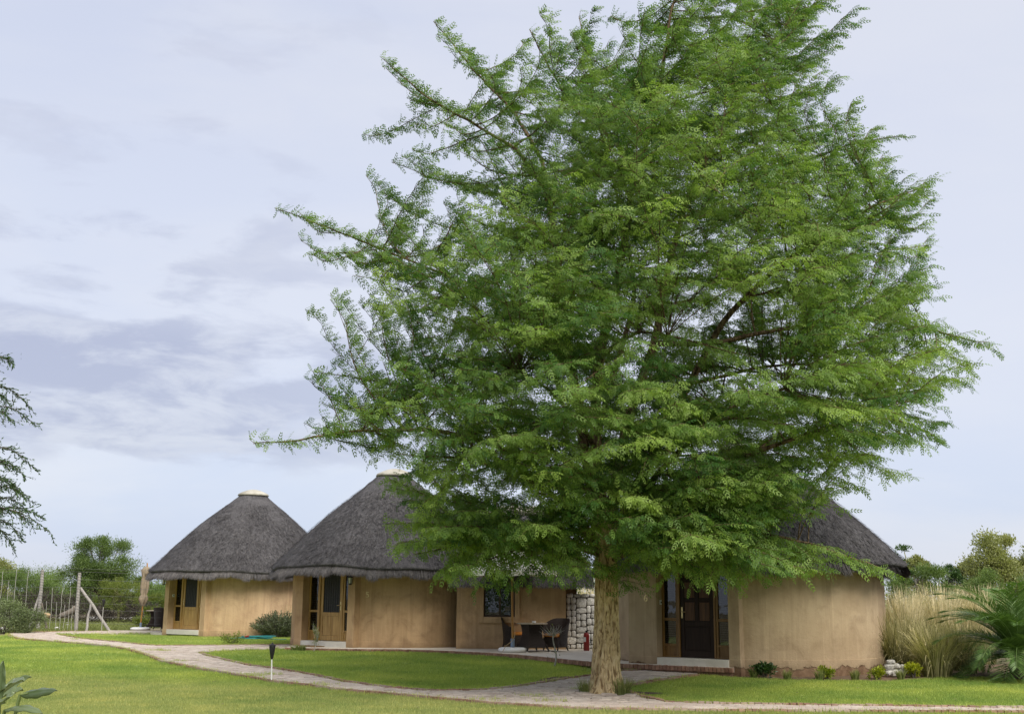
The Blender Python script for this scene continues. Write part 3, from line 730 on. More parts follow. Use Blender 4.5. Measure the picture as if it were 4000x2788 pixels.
    dn = nrm(rad * (re - r0)[:, None] + np.array([0, 0, 1.0]) * (ze - capz)[:, None]); nn = nrm(np.cross(tan, dn)); nn *= np.sign(nn[:, 2:3])
    d = nrm(dn + nn * (.10 + .22 * rr.rand(ns))[:, None] + tan * rr.normal(0, .22, ns)[:, None])
    Ls = .10 + .12 * rr.rand(ns); Ws = .010 + .012 * rr.rand(ns)
    Vq, Qq = leafquads(p, d, nn, Ls, Ws); link('straw', npmesh('straw', Vq - org, Qq, np.repeat(np.clip(rr.normal(.5, .28, ns), 0, 1), 4)), m_thatch, roof)['kind'] = 'stuff'
    # hanging fringe
    nf_ = 11000; ph = rr.rand(nf_) * 2 * math.pi; re, ze = eave(ph); dep = rr.rand(nf_)
    tuft = np.sin(ph * 37 + seed) * .5 + np.sin(ph * 61 + 1.3 * seed) * .4
    dd = np.abs((ph - pa_ + math.pi) % (2 * math.pi) - math.pi); ex = np.exp(-(dd / .5) ** 2)
    p = np.stack([cx + (re + .01 - .13 * dep) * np.cos(ph), cy + (re + .01 - .13 * dep) * np.sin(ph), ze - .11 - .04 * dep], -1)
    rad = np.stack([np.cos(ph), np.sin(ph), np.zeros(nf_)], -1); tan = np.stack([-np.sin(ph), np.cos(ph), np.zeros(nf_)], -1)
    d = nrm(rad * (.30 + .2 * rr.rand(nf_) + .45 * ex)[:, None] + np.array([0, 0, -1.0]) + tan * (rr.normal(0, .16, nf_) + .18 * tuft)[:, None])
    Ls = (.21 + .11 * rr.rand(nf_) + .085 * tuft * (.5 + .5 * np.sin(ph * 4.7 + seed)) + .05 * np.sin(ph * 17 + 2 * seed) + .10 * ex) * (1 - .15 * dep); Ws = .012 + .012 * rr.rand(nf_)
    Vq, Qq = leafquads(p, d, tan * .3 + rad, Ls, Ws); link('eave_fringe', npmesh('eave_fringe', Vq - org, Qq, np.repeat(np.clip(rr.normal(.80, .22, nf_), 0, 1), 4)), m_thatch, roof)['kind'] = 'stuff'
    # cement cap
    prof = [(.60, -.10), (.57, -.03), (.48, .02), (.38, .06), (.26, .11), (.13, .14), (.02, .15)]
    MB().lathe(prof, 28, (cx, cy, capz + .07)).build('ridge_cap', m_cap, roof, smooth=True)
    return root, Fr

def leafquads(Pp, D, U, Ln, Wd, droop=0.0):
    D = nrm(D); S = nrm(np.cross(D, U)); n = len(Pp)
    Ln = np.broadcast_to(Ln, (n,))[:, None]; Wd = np.broadcast_to(Wd, (n,))[:, None]
    dz = np.array([0, 0, -1.0]) * droop
    mid = Pp + D * Ln * .45
    V = np.stack([Pp, mid + S * Wd * .5, Pp + D * Ln + dz * Ln, mid - S * Wd * .5], 1).reshape(-1, 3)
    return V, np.arange(4 * n).reshape(-1, 4)

H3x, H3y = P(2915, 2300, 28.9)[0], 28.9
H2x, H2y = P(1530, 2300, 36.3)[0], 36.3
H1x, H1y = P(970, 2300, 45.2)[0], 45.2
GB1, GB2, GB3 = 0.22, 0.20, 0.08
hut('ochre round hut with thatched cone roof farthest back at left beside the closed umbrella', H1x, H1y, 34, .22, .25, m_wall1, 5.50, GB1, 'light', seed=3, lantern='left', RW=3.05, reno=3.62, bulge=.34)
hut2, Fr2 = hut('brown round hut with thatched cone roof in the middle, numbered 5, beside the window annex', H2x, H2y, 33, .27, .25, m_wall2, 5.42, GB2, 'light', seed=5, number='5',
     npos=lambda Fr: (Fr(3.0 * math.sin(.45), 3.006 * math.cos(.45), 1.68), np.array(Fr(3.0 * math.sin(.45), 3.0 * math.cos(.45), 0)[:2]) - np.array([H2x, H2y])), lantern='right', RW=3.0, reno=3.62, bulge=.42)
hut3, Fr3 = hut('tan round hut with dark panelled door and thatched roof behind the big tree, numbered 6', H3x, H3y, 33, .70, .25, m_wall3, 5.40, GB3, 'dark', seed=8, number='6',
     npos=lambda Fr: (Fr(-1.12, 3.274, 1.67), np.array(Fr(0, 1, 0)[:2]) - np.array(Fr(0, 0, 0)[:2])), lantern='right', RW=3.24, reno=3.76, zs=2.64)

# ------------------------------------------------------------------ annex of the middle hut
def annex():
    pl, pr = PZ(1838, 2530, ZF), PZ(2213, 2537, ZF); y0 = (pl[1] + pr[1]) / 2; xl, xr = pl[0] - .4, pr[0]
    b = MB(); x0, x1 = P(1889, 2400, y0)[0], P(2011, 2400, y0)[0]; zb = P(1950, 2408, y0)[2]; zt = 2.32
    D = 0.22
    b.box(((xl + x0) / 2, y0 + D / 2, 1.25), (x0 - xl, D, 2.6)); b.box(((x1 + xr) / 2, y0 + D / 2, 1.25), (xr - x1, D, 2.6))
    b.box(((x0 + x1) / 2, y0 + D / 2, (zb - .05) / 2), (x1 - x0, D, zb + .05)); b.box(((x0 + x1) / 2, y0 + D / 2, zt + .115), (x1 - x0, D, .23))
    b.box((xr - .11, y0 + D + 1.3, 1.25), (.22, 2.6, 2.6)); b.box(((xl + xr) / 2, y0 + D + 2.71, 1.25), (xr - xl, .22, 2.6))
    b.box(((xl + xr) / 2, y0 - .004, ZF + .08), (xr - xl - .01, .03, .16))
    b.build('annex_wall', m_wall2, hut2)
    w = MB(); wsur = P(1869, 2400, y0)[0]; wr_ = P(2030, 2400, y0)[0]; zs = P(1950, 2432, y0)[2]
    w.box(((wsur + x0) / 2, y0 - .02, (zs + zt + .1) / 2), (x0 - wsur, .075, zt + .1 - zs)); w.box(((x1 + wr_) / 2, y0 - .02, (zs + zt + .1) / 2), (wr_ - x1, .075, zt + .1 - zs))
    w.box(((x0 + x1) / 2, y0 - .02, (zs + zb) / 2), (x1 - x0, .075, zb - zs))
    w.build('window_surround', m_wall2, hut2, bevel=.008)
    win = thing('window', None, None); win.parent = hut2
    f = MB(); yf = y0 + .14; xm = P(1952, 2400, y0)[0]
    for xa, xb, za, zc in ((x0 + .002, x0 + .045, zb, zt), (x1 - .045, x1 - .002, zb, zt), (xm - .03, xm + .03, zb + .046, zt), (x0 + .045, x1 - .045, zb, zb + .045)):
        f.box(((xa + xb) / 2, yf, (za + zc) / 2), (xb - xa, .05, zc - za))
    f.build('window_frame', m_alu, win, bevel=.004)
    zz = P(1915, 2332, y0)[2]
    MB().box(((x0 + xm) / 2, yf + .035, zz), (xm - x0 - .08, .012, .022)).build('latch_bar', m_white, win)
    for a_, b_ in ((x0 + .046, xm - .031), (xm + .031, x1 - .046)):
        MB().box(((a_ + b_) / 2, yf + .01, (zb + zt) / 2 + .02), (b_ - a_, .006, zt - zb - .05)).build('pane', m_glass, win)
    s = MB(); z = zb + .08
    while z < zt:
        s.box(((xm + x1) / 2, yf + .062, z), (x1 - xm - .12, .022, .022)); z += .048
    s.build('blind', m_slat, win, kind='stuff')
    MB().box(((x0 + x1) / 2, y0 + .225, (zb + zt) / 2), (x1 - x0 + .1, .01, zt - zb + .1)).build('dark_room_panel', m_inside, hut2)  # backing sheet whose colour carries the darkness of the room
    MB().box((xr + .19, y0 + .9, 1.3), (.32, .3, 2.4)).build('corner_post', m_wall2, hut2)
    # hipped thatch over the annex
    ze, zr = 2.46, 4.22; ex0, ex1, ey0, ey1 = xl - .2, xr + .75, y0 - .55, y0 + 3.3; ym = (ey0 + ey1) / 2; rx0, rx1 = xl + .1, xr - .35
    rr = np.random.RandomState(11); org = np.array(hut2.location)
    quads = [((ex0, ey0), (ex1, ey0), (rx1, ym), (rx0, ym)), ((ex1, ey0), (ex1, ey1), (rx1, ym), (rx1, ym)), ((ex1, ey1), (ex0, ey1), (rx0, ym), (rx1, ym))]
    V = []; Q = []; SV = []; SQ = []; tn = []
    def pt(q, a, s): 
        e = np.array(q[0]) * (1 - a) + np.array(q[1]) * a; r = np.array(q[3]) * (1 - a) + np.array(q[2]) * a
        xy = e * (1 - s) + r * s; return np.array([xy[0], xy[1], ze + (zr - ze) * s - .1 * (1 - s) ** 8])
    for q in quads:
        na, ns = 40, 22; k0 = len(V)
        for i in range(ns + 1):
            for j in range(na + 1):
                p = pt(q, j / na, i / ns); h = noise.noise(Vector(p * 4)) * .03 + noise.noise(Vector(p * 12)) * .014; V.append(p + np.array([0, -.3, .9]) * h)
        for j in range(na + 1):
            p = pt(q, j / na, 0); V.append(p + np.array([0, 0, -.24]))
        for i in range(ns):
            for j in range(na): a = k0 + i * (na + 1) + j; Q.append((a, a + 1, a + na + 2, a + na + 1))
        for j in range(na):
            a = k0 + (ns + 1) * (na + 1) + j; bq = k0 + j; Q.append((a, a + 1, bq + 1, bq))
    roof = link('annex_roof', npmesh('annex_roof', np.array(V) - org, np.array(Q), np.full(len(V), .5), True), m_thatch, hut2)
    A = []; Dd = []; Uu = []; LL = []
    for q, cnt in ((quads[0], 2600), (quads[1], 1400)):
        for _ in range(cnt):
            a, s = rr.rand(), 1 - math.sqrt(rr.rand()); p = pt(q, a, s); dn = nrm(pt(q, a, max(0, s - .1)) - pt(q, a, s + .02) + 1e-6)
            tan = nrm(np.array([*(np.array(q[1]) - np.array(q[0])), 0])); nn = np.cross(tan, -dn)
            A.append(p + nn * .015); Dd.append(dn + nn * (.1 + .2 * rr.rand()) + tan * rr.normal(0, .2)); Uu.append(nn); LL.append(.1 + .12 * rr.rand())
        for _ in range(1500 if q is quads[0] else 900):
            a = rr.rand(); p = pt(q, a, 0) + np.array([0, 0, -.16]); e = np.array(q[1]) - np.array(q[0]); on = nrm(np.array([e[1], -e[0], 0])); tan = nrm(np.array([*e, 0]))
            A.append(p - on * .15 * rr.rand()); Dd.append(on * .45 + np.array([0, 0, -1.0]) + tan * rr.normal(0, .2)); Uu.append(on); LL.append(.17 + .14 * rr.rand())
    n = len(A); Vq, Qq = leafquads(np.array(A), np.array(Dd), np.array(Uu), np.array(LL), .012 + .01 * rr.rand(n))
    link('straw', npmesh('straw', Vq - org, Qq, np.repeat(np.clip(rr.normal(.55, .28, n), 0, 1), 4)), m_thatch, roof)['kind'] = 'stuff'
    MB().tube([(rx0 - .1, ym, zr + .0), (rx1 + .1, ym, zr + .0)], .17, 12).build('ridge_cap', m_cap, roof, smooth=False)
    return y0, xr
AY, AXR = annex()

# ------------------------------------------------------------------ dry-stacked stone wall
def stone_meshes(k, ex=5.0, mat=None):
    L_ = []
    for s in range(k):
        r = np.random.RandomState(40 + s); V = []; idx = {}; Fs = []
        def vid(p):
            key = tuple(p)
            if key not in idx:
                q = np.array(p, float); l = np.max(np.abs(q)); q = q / (np.sum(np.abs(q) ** ex) ** (1 / ex)) * .5
                q += r.normal(0, .022, 3); idx[key] = len(V); V.append(q)
            return idx[key]
        for ax in range(3):
            for sg in (-1, 1):
                for i in range(3):
                    for j in range(3):
                        c = []
                        for di, dj in ((0, 0), (1, 0), (1, 1), (0, 1)):
                            p = [0, 0, 0]; p[ax] = sg; p[(ax + 1) % 3] = (-1, -.4, .4, 1)[i + di]; p[(ax + 2) % 3] = (-1, -.4, .4, 1)[j + dj]; c.append(vid(p))
                        Fs.append(tuple(c if sg > 0 else c[::-1]))
        me = bpy.data.meshes.new('stone'); me.from_pydata([tuple(v) for v in V], [], Fs); me.update(); me.materials.append(mat or m_stone)
        L_.append(me)
    return L_
STONES = stone_meshes(9); RSTONES = stone_meshes(5, 2.4, m_fstone); HSTONES = stone_meshes(5, 2.6, m_hstone)
def stone_wall():
    x0 = AXR + .03; Yw = AY + .35; x1 = P(2425, 2400, Yw)[0]; zt = P(2270, 2318, Yw)[2]
    root = thing('stone_wall', 'low wall of pale rough limestone blocks with dark joints between annex and big tree', 'wall', (x0, Yw, ZF))
    MB().box(((x0 + x1) / 2, Yw + .16, (ZF + zt) / 2 - .02), (x1 - x0, .22, zt - ZF - .06)).build('mortar', m_joint, root)
    rr = np.random.RandomState(3); z = ZF
    hs = [.20, .24, .17, .26, .19, .25, .16, .15]; k = (zt - ZF) / sum(hs)
    x = x0                                           # irregular columns of blocks, as in the wall's ladder-like coursing
    cols = []
    while x < x1 - .02:
        w = min(rr.uniform(.20, .34), x1 - x); cols.append((x, w)); x += w
    for ci, (x, w) in enumerate(cols):
        z = ZF + 0.0
        while z < zt - .14:
            h = rr.uniform(.11, .24); h = min(h, zt - .10 - z)
            if zt - .10 - (z + h) < .10: h = zt - .10 - z
            split = w > .22 and rr.rand() < .62
            cuts = [0, w * rr.uniform(.36, .64), w] if split else [0, w]
            for a, b in zip(cuts[:-1], cuts[1:]):
                o = bpy.data.objects.new('stone', STONES[rr.randint(9)]); C.objects.link(o); o.parent = root
                hh = h if not split or rr.rand() < .6 else h
                o.location = (x + (a + b) / 2 - x0, .07 + rr.uniform(-.015, .015), z + hh / 2 - ZF); o.scale = ((b - a) - .012, .16, hh - .012); o.rotation_euler = (0, rr.normal(0, .03), 0)
            z += h
    x = x0
    while x < x1 - .02:
        w = min(rr.uniform(.14, .34), x1 - x)
        o = bpy.data.objects.new('stone', STONES[rr.randint(9)]); C.objects.link(o); o.parent = root
        o.location = (x + w / 2 - x0, .10, zt - .05 - ZF); o.scale = (w - .015, .24, .095 + .015 * rr.rand()); x += w
    return Yw
SWY = stone_wall()

# ------------------------------------------------------------------ patio furniture
def wicker_table(label, loc, rz=0.0, group=None):
    t = thing('wicker_table', label, 'table', loc, group, rz)
    b = MB(); b.sqloft([(.30, .11), (.275, .20), (.215, .36), (.20, .50), (.215, .62), (.235, .715)], rz=0)
    b.build('pedestal', m_wicker, t, bevel=.012, local=True)
    for sx in (-1, 1):
        for sy in (-1, 1):
            l = MB().tube([(sx * .265, sy * .265, .20), (sx * .30, sy * .30, .10), (sx * .345, sy * .345, .012)], [.035, .028, .018], 6).build('leg', m_wicker, t, local=True)
            MB().lathe([(.020, 0), (.020, .022)], 8, (sx * .348, sy * .348, 0)).build('foot_cap', m_white, l, local=True)
    MB().lathe([(.36, .717), (.415, .720), (.42, .735), (.415, .748), (.02, .750)], 40).build('tabletop', m_ttop, t, local=True)
    return t
def wicker_chair(label, loc, rz, group=None):
    t = thing('wicker_chair', label, 'chair', loc, group, rz)       # faces local -Y
    N_ = 44; V = []; Fs = []
    for i in range(N_ + 1):
        q = R(-128) + R(256) * i / N_; e = 1 - abs(i / N_ - .5) * 2            # q=0 is the back
        top = .60 + .27 * (math.sin(min(1, e * 1.25) * math.pi / 2) ** 1.6); 
        for inner in (0, 1):
            for z, f in ((.13, .80), (.42, .88), (top - .05, 1.02), (top, 1.06)):
                r = f - (.075 if inner else 0); x, y = .37 * r * math.sin(q), .345 * r * math.cos(q)
                if z == .13 and inner: pass
                V.append((x, y, z))
    for i in range(N_):
        a, b = i * 8, (i + 1) * 8
        for k in range(3):
            Fs.append((a + k, a + k + 1, b + k + 1, b + k)[::-1]); Fs.append((a + 4 + k, a + 5 + k, b + 5 + k, b + 4 + k))
        Fs.append((a + 3, b + 3, b + 7, a + 7)); Fs.append((a, a + 4, b + 4, b))
    Fs.append((0, 1, 5, 4)); Fs.append((1, 2, 6, 5)); Fs.append((2, 3, 7, 6)); e = N_ * 8
    Fs += [(e, e + 4, e + 5, e + 1), (e + 1, e + 5, e + 6, e + 2), (e + 2, e + 6, e + 7, e + 3)]
    MB().add(V, Fs).build('backrest', m_wicker, t, smooth=False, local=True)
    MB().box((0, -.03, .245), (.50, .46, .27)).build('seat_base', m_wicker, t, bevel=.02, local=True)
    MB().box((0, -.035, .425), (.49, .46, .085)).build('seat_cushion', m_orange, t, bevel=.035, local=True)
    for x, y, o_ in ((-.22, -.23, -.03), (.22, -.23, -.03), (-.20, .20, .06), (.20, .20, .06)):
        l = MB().tube([(x, y, .16), (x * 1.05, y + o_ * .5, .07), (x * 1.1, y + o_, .012)], [.024, .02, .015], 6).build('leg', m_wicker, t, local=True)
        MB().lathe([(.018, 0), (.018, .018)], 8, (x * 1.1, y + o_, 0)).build('foot_cap', m_white, l, local=True)
    return t
GT = 'dark wicker patio tables'; GC = 'dark wicker patio chairs'
def at_floor(u, v): p = PZ(u, v, ZF); p[2] = ZF + .002; return p
p = at_floor(2078, 2544); TBL = p
wicker_table('dark wicker table with flared base and tan top between the two orange cushioned chairs', p, .5, GT)
wicker_chair('dark wicker tub chair with orange cushion in front of the stone wall, right of table', at_floor(2172, 2543), R(-38), GC)
wicker_chair('dark wicker tub chair with orange cushion under the window, partly behind the table', at_floor(2008, 2534), R(48), GC)
a = thing('ashtray', 'small metal ashtray standing on the tan table top', 'ashtray', (TBL[0] + .05, TBL[1] - .05, ZF + .754))
MB().lathe([(.045, 0), (.05, .005), (.055, .05), (.048, .05), (.04, .012), (.01, .012)], 14).build('bowl', m_white, a, local=True)
p = PZ(607, 2457, ZF); p[2] = ZF + .002
wicker_table('dark wicker table beside the closed umbrella at the farthest left hut', p, .2, GT)
wicker_chair('dark narrow wicker chair tucked against table behind the corner of the farthest hut', PZ(632, 2459, ZF) + np.array([0, 0, .002]), R(150), GC)

def umbrella_open():
    p = PZ(2002, 2545, ZF); b = thing('patio_umbrella', 'open cream canvas umbrella on wooden pole, half hidden by the big tree', 'umbrella', (p[0], p[1], ZF + .002))
    MB().lathe([(.34, 0), (.38, .03), (.385, .07), (.36, .105), (.30, .118), (.05, .12)], 36).build('base', m_white, b, local=True, smooth=True)
    MB().lathe([(.055, .115), (.055, .34), (.05, .345), (.03, .345)], 16).build('sleeve', m_bluegrey, b, local=True)
    MB().tube([(0, 0, .34), (-.02, 0, 1.4), (-.035, 0, 2.78)], [.032, .030, .028], 10).build('pole', m_pole, b, local=True)
    n = 8; c = (-.035, 0, 2.72); Rr = 1.30; cv = MB(); V = [(c[0], 0, 2.74)]; rim = []
    rings = [(.25, 2.66), (.6, 2.48), (.95, 2.30), (1.28, 2.12)]
    for r, z in rings:
        for k in range(n * 2):
            q = math.pi * k / n + .39; rr_ = r * (1 if k % 2 == 0 else .95); V.append((c[0] + rr_ * math.cos(q), rr_ * math.sin(q), z - (.0 if k % 2 == 0 else .03 * r)))
    m_ = n * 2
    for k in range(m_): V.append((V[1 + 3 * m_ + k][0], V[1 + 3 * m_ + k][1], V[1 + 3 * m_ + k][2] - .12))
    Fs = [(0, 1 + k, 1 + (k + 1) % m_) for k in range(m_)]
    for i in range(4):
        for k in range(m_): Fs.append((1 + i * m_ + k, 1 + (i + 1) * m_ + k, 1 + (i + 1) * m_ + (k + 1) % m_, 1 + i * m_ + (k + 1) % m_))
    cv.add(V, Fs).build('canopy', m_cream, b, local=True)
    for k in range(n):
        q = 2 * math.pi * k / n + .39
        MB().tube([(c[0] + .03 * math.cos(q), .03 * math.sin(q), 2.70), (c[0] + 1.27 * math.cos(q), 1.27 * math.sin(q), 2.09)], .013, 5).build('rib', m_pole, b, local=True)
        MB().tube([(c[0] + .03 * math.cos(q), .03 * math.sin(q), 2.15), (c[0] + .66 * math.cos(q), .66 * math.sin(q), 2.39)], .010, 5).build('strut', m_pole, b, local=True)
    q = np.linspace(0, 1, 12); MB().tube(np.stack([.03 + .05 * np.sin(q * 3) - .30 * q ** 3, -.06 - .30 * q ** 3, .50 * (1 - q) ** 1.0 * (1 - .0) + .02 + .11 * (q < .98)], -1), .008, 5).build('rope', m_rope, b, local=True)
umbrella_open()
def umbrella_closed():
    p = PZ(548, 2459, ZF); s = p[1] / 41.0
    b = thing('patio_umbrella', 'closed beige canvas umbrella tied round its pole at far left patio', 'umbrella', (p[0], p[1], ZF + .002))
    MB().lathe([(.36, 0), (.39, .03), (.385, .07), (.30, .10), (.05, .105)], 32).build('base', m_white, b, local=True, smooth=True)
    MB().lathe([(.04, .10), (.04, .28), (.03, .28)], 12).build('sleeve', m_bluegrey, b, local=True)
    MB().tube([(0, 0, .27), (.09, 0, 2.45)], .027, 8).build('pole', m_pole, b, local=True)
    N_ = 40; V = []; Fs = []; ks = .84
    prof = [(.05, .92), (.13, 1.02), (.20, 1.18), (.165, 1.30), (.125, 1.36), (.165, 1.46), (.185, 1.7), (.17, 1.95), (.155, 2.10), (.20, 2.18), (.22, 2.26), (.15, 2.38), (.10, 2.44), (.03, 2.455)]
    for i, (r, z) in enumerate(prof):
        for k in range(N_):
            q = 2 * math.pi * k / N_; rr_ = ks * r * (1 + (.15 if z < 2.4 else .05) * math.cos(6 * q + .05 * i) + .05 * math.cos(11 * q + .2 * i)); V.append((.02 + .035 * (z - .9) + rr_ * math.cos(q), rr_ * math.sin(q), z + .03 * math.sin(5 * q) * (z < 1.1) - (.07 * math.cos(5 * q) if 2.1 < z < 2.3 else 0)))
    for i in range(len(prof) - 1):
        for k in range(N_): Fs.append((i * N_ + k, i * N_ + (k + 1) % N_, (i + 1) * N_ + (k + 1) % N_, (i + 1) * N_ + k))
    MB().add(V, Fs).build('canopy', m_beige, b, local=True, smooth=True)
    MB().lathe([(.03, 2.44), (.035, 2.47), (.02, 2.50), (.03, 2.54), (.012, 2.60)], 10, (.092, 0, 0)).build('finial', m_pole, b, local=True, smooth=True)
umbrella_closed()

def extinguisher():
    p = PZ(2291, 2540, ZF); b = thing('fire_extinguisher', 'red fire extinguisher with white label standing against the stone wall', 'extinguisher', (p[0], min(p[1], SWY - .12), ZF + .002))
    MB().lathe([(.075, 0), (.082, .01), (.082, .40), (.075, .44), (.05, .475), (.025, .49)], 24).build('cylinder', m_red, b, local=True, smooth=True)
    v = MB().lathe([(.028, .488), (.028, .53), (.018, .54)], 10); v.box((.02, -.03, .555), (.03, .15, .018)); v.box((.02, -.035, .585), (.03, .13, .014)); v.build('valve', m_black, b, local=True)
    MB().tube([(.03, 0, .53), (.10, 0, .56), (.125, -.01, .46), (.118, -.02, .30), (.105, -.03, .2)], .012, 6).build('hose', m_black, b, local=True)
    l = MB(); V = []
    for z in (.24, .36):
        for q in np.linspace(R(195), R(255), 8): V.append((.0835 * math.cos(q), .0835 * math.sin(q), z))
    l.add(V, [(i, i + 1, i + 9, i + 8) for i in range(7)]).build('label_sticker', m_white, b, local=True)
extinguisher()

def torch(label, u, v, h, mat, lean=0.0):
    p = PG(u, v); b = thing('garden_torch', label, 'garden torch', (p[0], p[1], p[2]), 'garden torches on poles')
    MB().tube([(0, 0, -.1), (lean, 0, h - .28)], .013, 8).build('pole', mat, b, local=True)
    MB().lathe([(.016, h - .30), (.03, h - .27), (.052, h - .14), (.062, h - .06), (.062, h - .045), (.03, h - .04)], 16, (lean, 0, 0)).build('torch_head', m_black, b, local=True, smooth=True)
    MB().lathe([(.066, h - .044), (.066, h - .03), (.03, h - .015), (.018, h), (.012, h + .02)], 16, (lean, 0, 0)).build('cap', m_black, b, local=True)
p = PG(1061, 2668); hh = (2668 - 2516) * p[1] / 4692
torch('black torch on white pole standing at the front edge of the paved path', 1061, 2667, hh, m_white, -.02)
torch('thin grey pole torch at the far edge of the path left of the farthest hut', 396, 2467, (2467 - 2340) * PG(396, 2467)[1] / 4692, m_dropper)

for nm, c, d, rz, lb in (('doormat', PZ(2672, 2589, ZF), (.80, .42, .025), -R(33), 'brown coir mat lying before the dark panelled door numbered 6'),
                     ('doormat', PZ(1215, 2524, ZF), (.78, .42, .025), -R(50), 'brown coir mat before the golden wooden door of the middle hut'),
                     ('doormat', PZ(662, 2467, ZF), (.78, .42, .025), -R(57), 'brown coir mat before the golden wooden door of the farthest hut')):
    t = MB().box((0, 0, d[2] / 2), d, 0).build(nm, m_mat, None, bevel=.006, local=True); t.location = (c[0], c[1], ZF + .003); t.rotation_euler = (0, 0, rz)
    props(t, lb, 'doormat', 'doormats at the hut doors')

def hose():
    p = PG(980, 2497); b = MB(); rr = np.random.RandomState(2)
    t = np.linspace(0, 5 * 2 * math.pi, 260); r = 1 + .10 * np.sin(t * .31) + .06 * np.sin(t * .73 + 1)
    b.tube(np.stack([.52 * r * np.cos(t) + .25 * np.sin(t * .05), .42 * r * np.sin(t), .035 + .02 * np.sin(t * .6) + t * .003], -1), .014, 6)
    s = np.linspace(0, 1, 40); b.tube(np.stack([.5 + .75 * s, -.25 + .15 * np.sin(s * 6) , .035 + 0 * s], -1), .014, 6); b.tube(np.stack([-.45 - .35 * s, .1 * np.sin(s * 5), .04 + 0 * s], -1), .014, 6)
    root = thing('garden_hose', 'teal garden hose coiled on the lawn before the farthest hut', 'hose', p)
    b.build('coil', m_hose, root, local=True); MB().tube([(-.12, -.40, .11), (0.02, -.42, .13)], .028, 8).build('tap_connector', m_red, root, local=True)
hose()

# ------------------------------------------------------------------ game fence on the left
def fence():
    Yf = 46.5
    root = thing('game_fence', 'tall wire game fence with weathered timber posts and thin droppers at far left', 'fence', P(235, 2420, Yf))
    def pole(name, u0, v0, u1, v1, r0, r1, mat, dy=0.0, n=9):
        a, b = P(u0, v0, Yf), P(u1, v1, Yf + dy); a[2] = min(a[2], .2); k = np.linspace(0, 1, 6)[:, None]; pts = a + (b - a) * k; pts[1:-1] += rng.normal(0, .012, (4, 3))
        return MB().tube(pts, np.linspace(r0, r1, 6), n).build(name, mat, root)
    for u0, v0, u1, v1 in ((153, 2408, 166, 2224), (299, 2432, 311, 2236)):
        q = pole('fence_post', u0, v0, u1, v1, .075, .062, m_post)
        rg = MB()
        for k in np.linspace(.05, .97, 17):
            a = P(u0 + (u1 - u0) * k, v0 + (v1 - v0) * k, Yf); t = np.linspace(0, 2 * math.pi, 15); rg.tube(np.stack([a[0] + .078 * np.cos(t), a[1] + .078 * np.sin(t), a[2] + .01 * np.sin(3 * t)], -1), .005, 4)
        rg.build('wire_wrap', m_wire, q, kind='stuff')
    pole('brace', 119, 2386, 160, 2296, .052, .046, m_post, .1); pole('brace', 434, 2433, 313, 2294, .058, .054, m_post, .1)
    pole('stay', 340, 2430, 355, 2354, .05, .04, m_post, .5); pole('stake', 188, 2432, 162, 2354, .045, .04, m_log, -.3)
    for u0, v0, u1, v1 in ((0, 2315, 11, 2230), (26, 2362, 35, 2268), (58, 2318, 66, 2222), (105, 2320, 112, 2226), (200, 2370, 205, 2294), (222, 2410, 222, 2350), (240, 2368, 247, 2294),
                           (253, 2395, 254, 2360), (282, 2425, 282, 2362), (180, 2395, 182, 2346), (100, 2380, 101, 2344), (50, 2390, 52, 2348), (272, 2340, 277, 2290)):
        pole('dropper', u0, v0, u1, v1, .009, .008, m_dropper, .0, 5)
    x0, x1 = P(-150, 2300, Yf)[0], P(640, 2300, Yf)[0]
    for z in (.55, .8, 1.05, 1.3, 1.6, 1.9, 2.2, 2.5, 2.62):
        t = np.linspace(0, 1, 12); MB().tube(np.stack([x0 + (x1 - x0) * t, np.full(12, Yf - .14), z - .03 * np.sin(t * 9)], -1), .0042, 4).build('wire', m_wire, root)
fence()
def log(label, pts, rad, mat, name='log'):
    a = np.array(pts); c = a.mean(0); c[2] = float(g(c[0], c[1])); t = thing(name, label, 'log', c)
    n = 24; k = np.linspace(0, 1, n); P_ = np.stack([np.interp(k, np.linspace(0, 1, len(a)), a[:, i]) for i in range(3)], -1); rr_ = np.interp(k, np.linspace(0, 1, len(rad)), rad) * (1 + rng.normal(0, .05, n))
    MB().tube(P_, rr_, 12).build('trunk_piece', mat, t, smooth=True)
Yl = 52
log('dark fissured dead log lying in the grass behind the fence posts', [P(235, 2404, Yl), P(262, 2396, Yl), P(285, 2383, Yl), P(296, 2368, Yl)], [.11, .14, .13, .10], m_log)
log('short tan sawn log lying behind the left fence post', [P(162, 2404, 50), P(178, 2401, 50), P(194, 2404, 50)], [.10, .115, .095], m_cut)

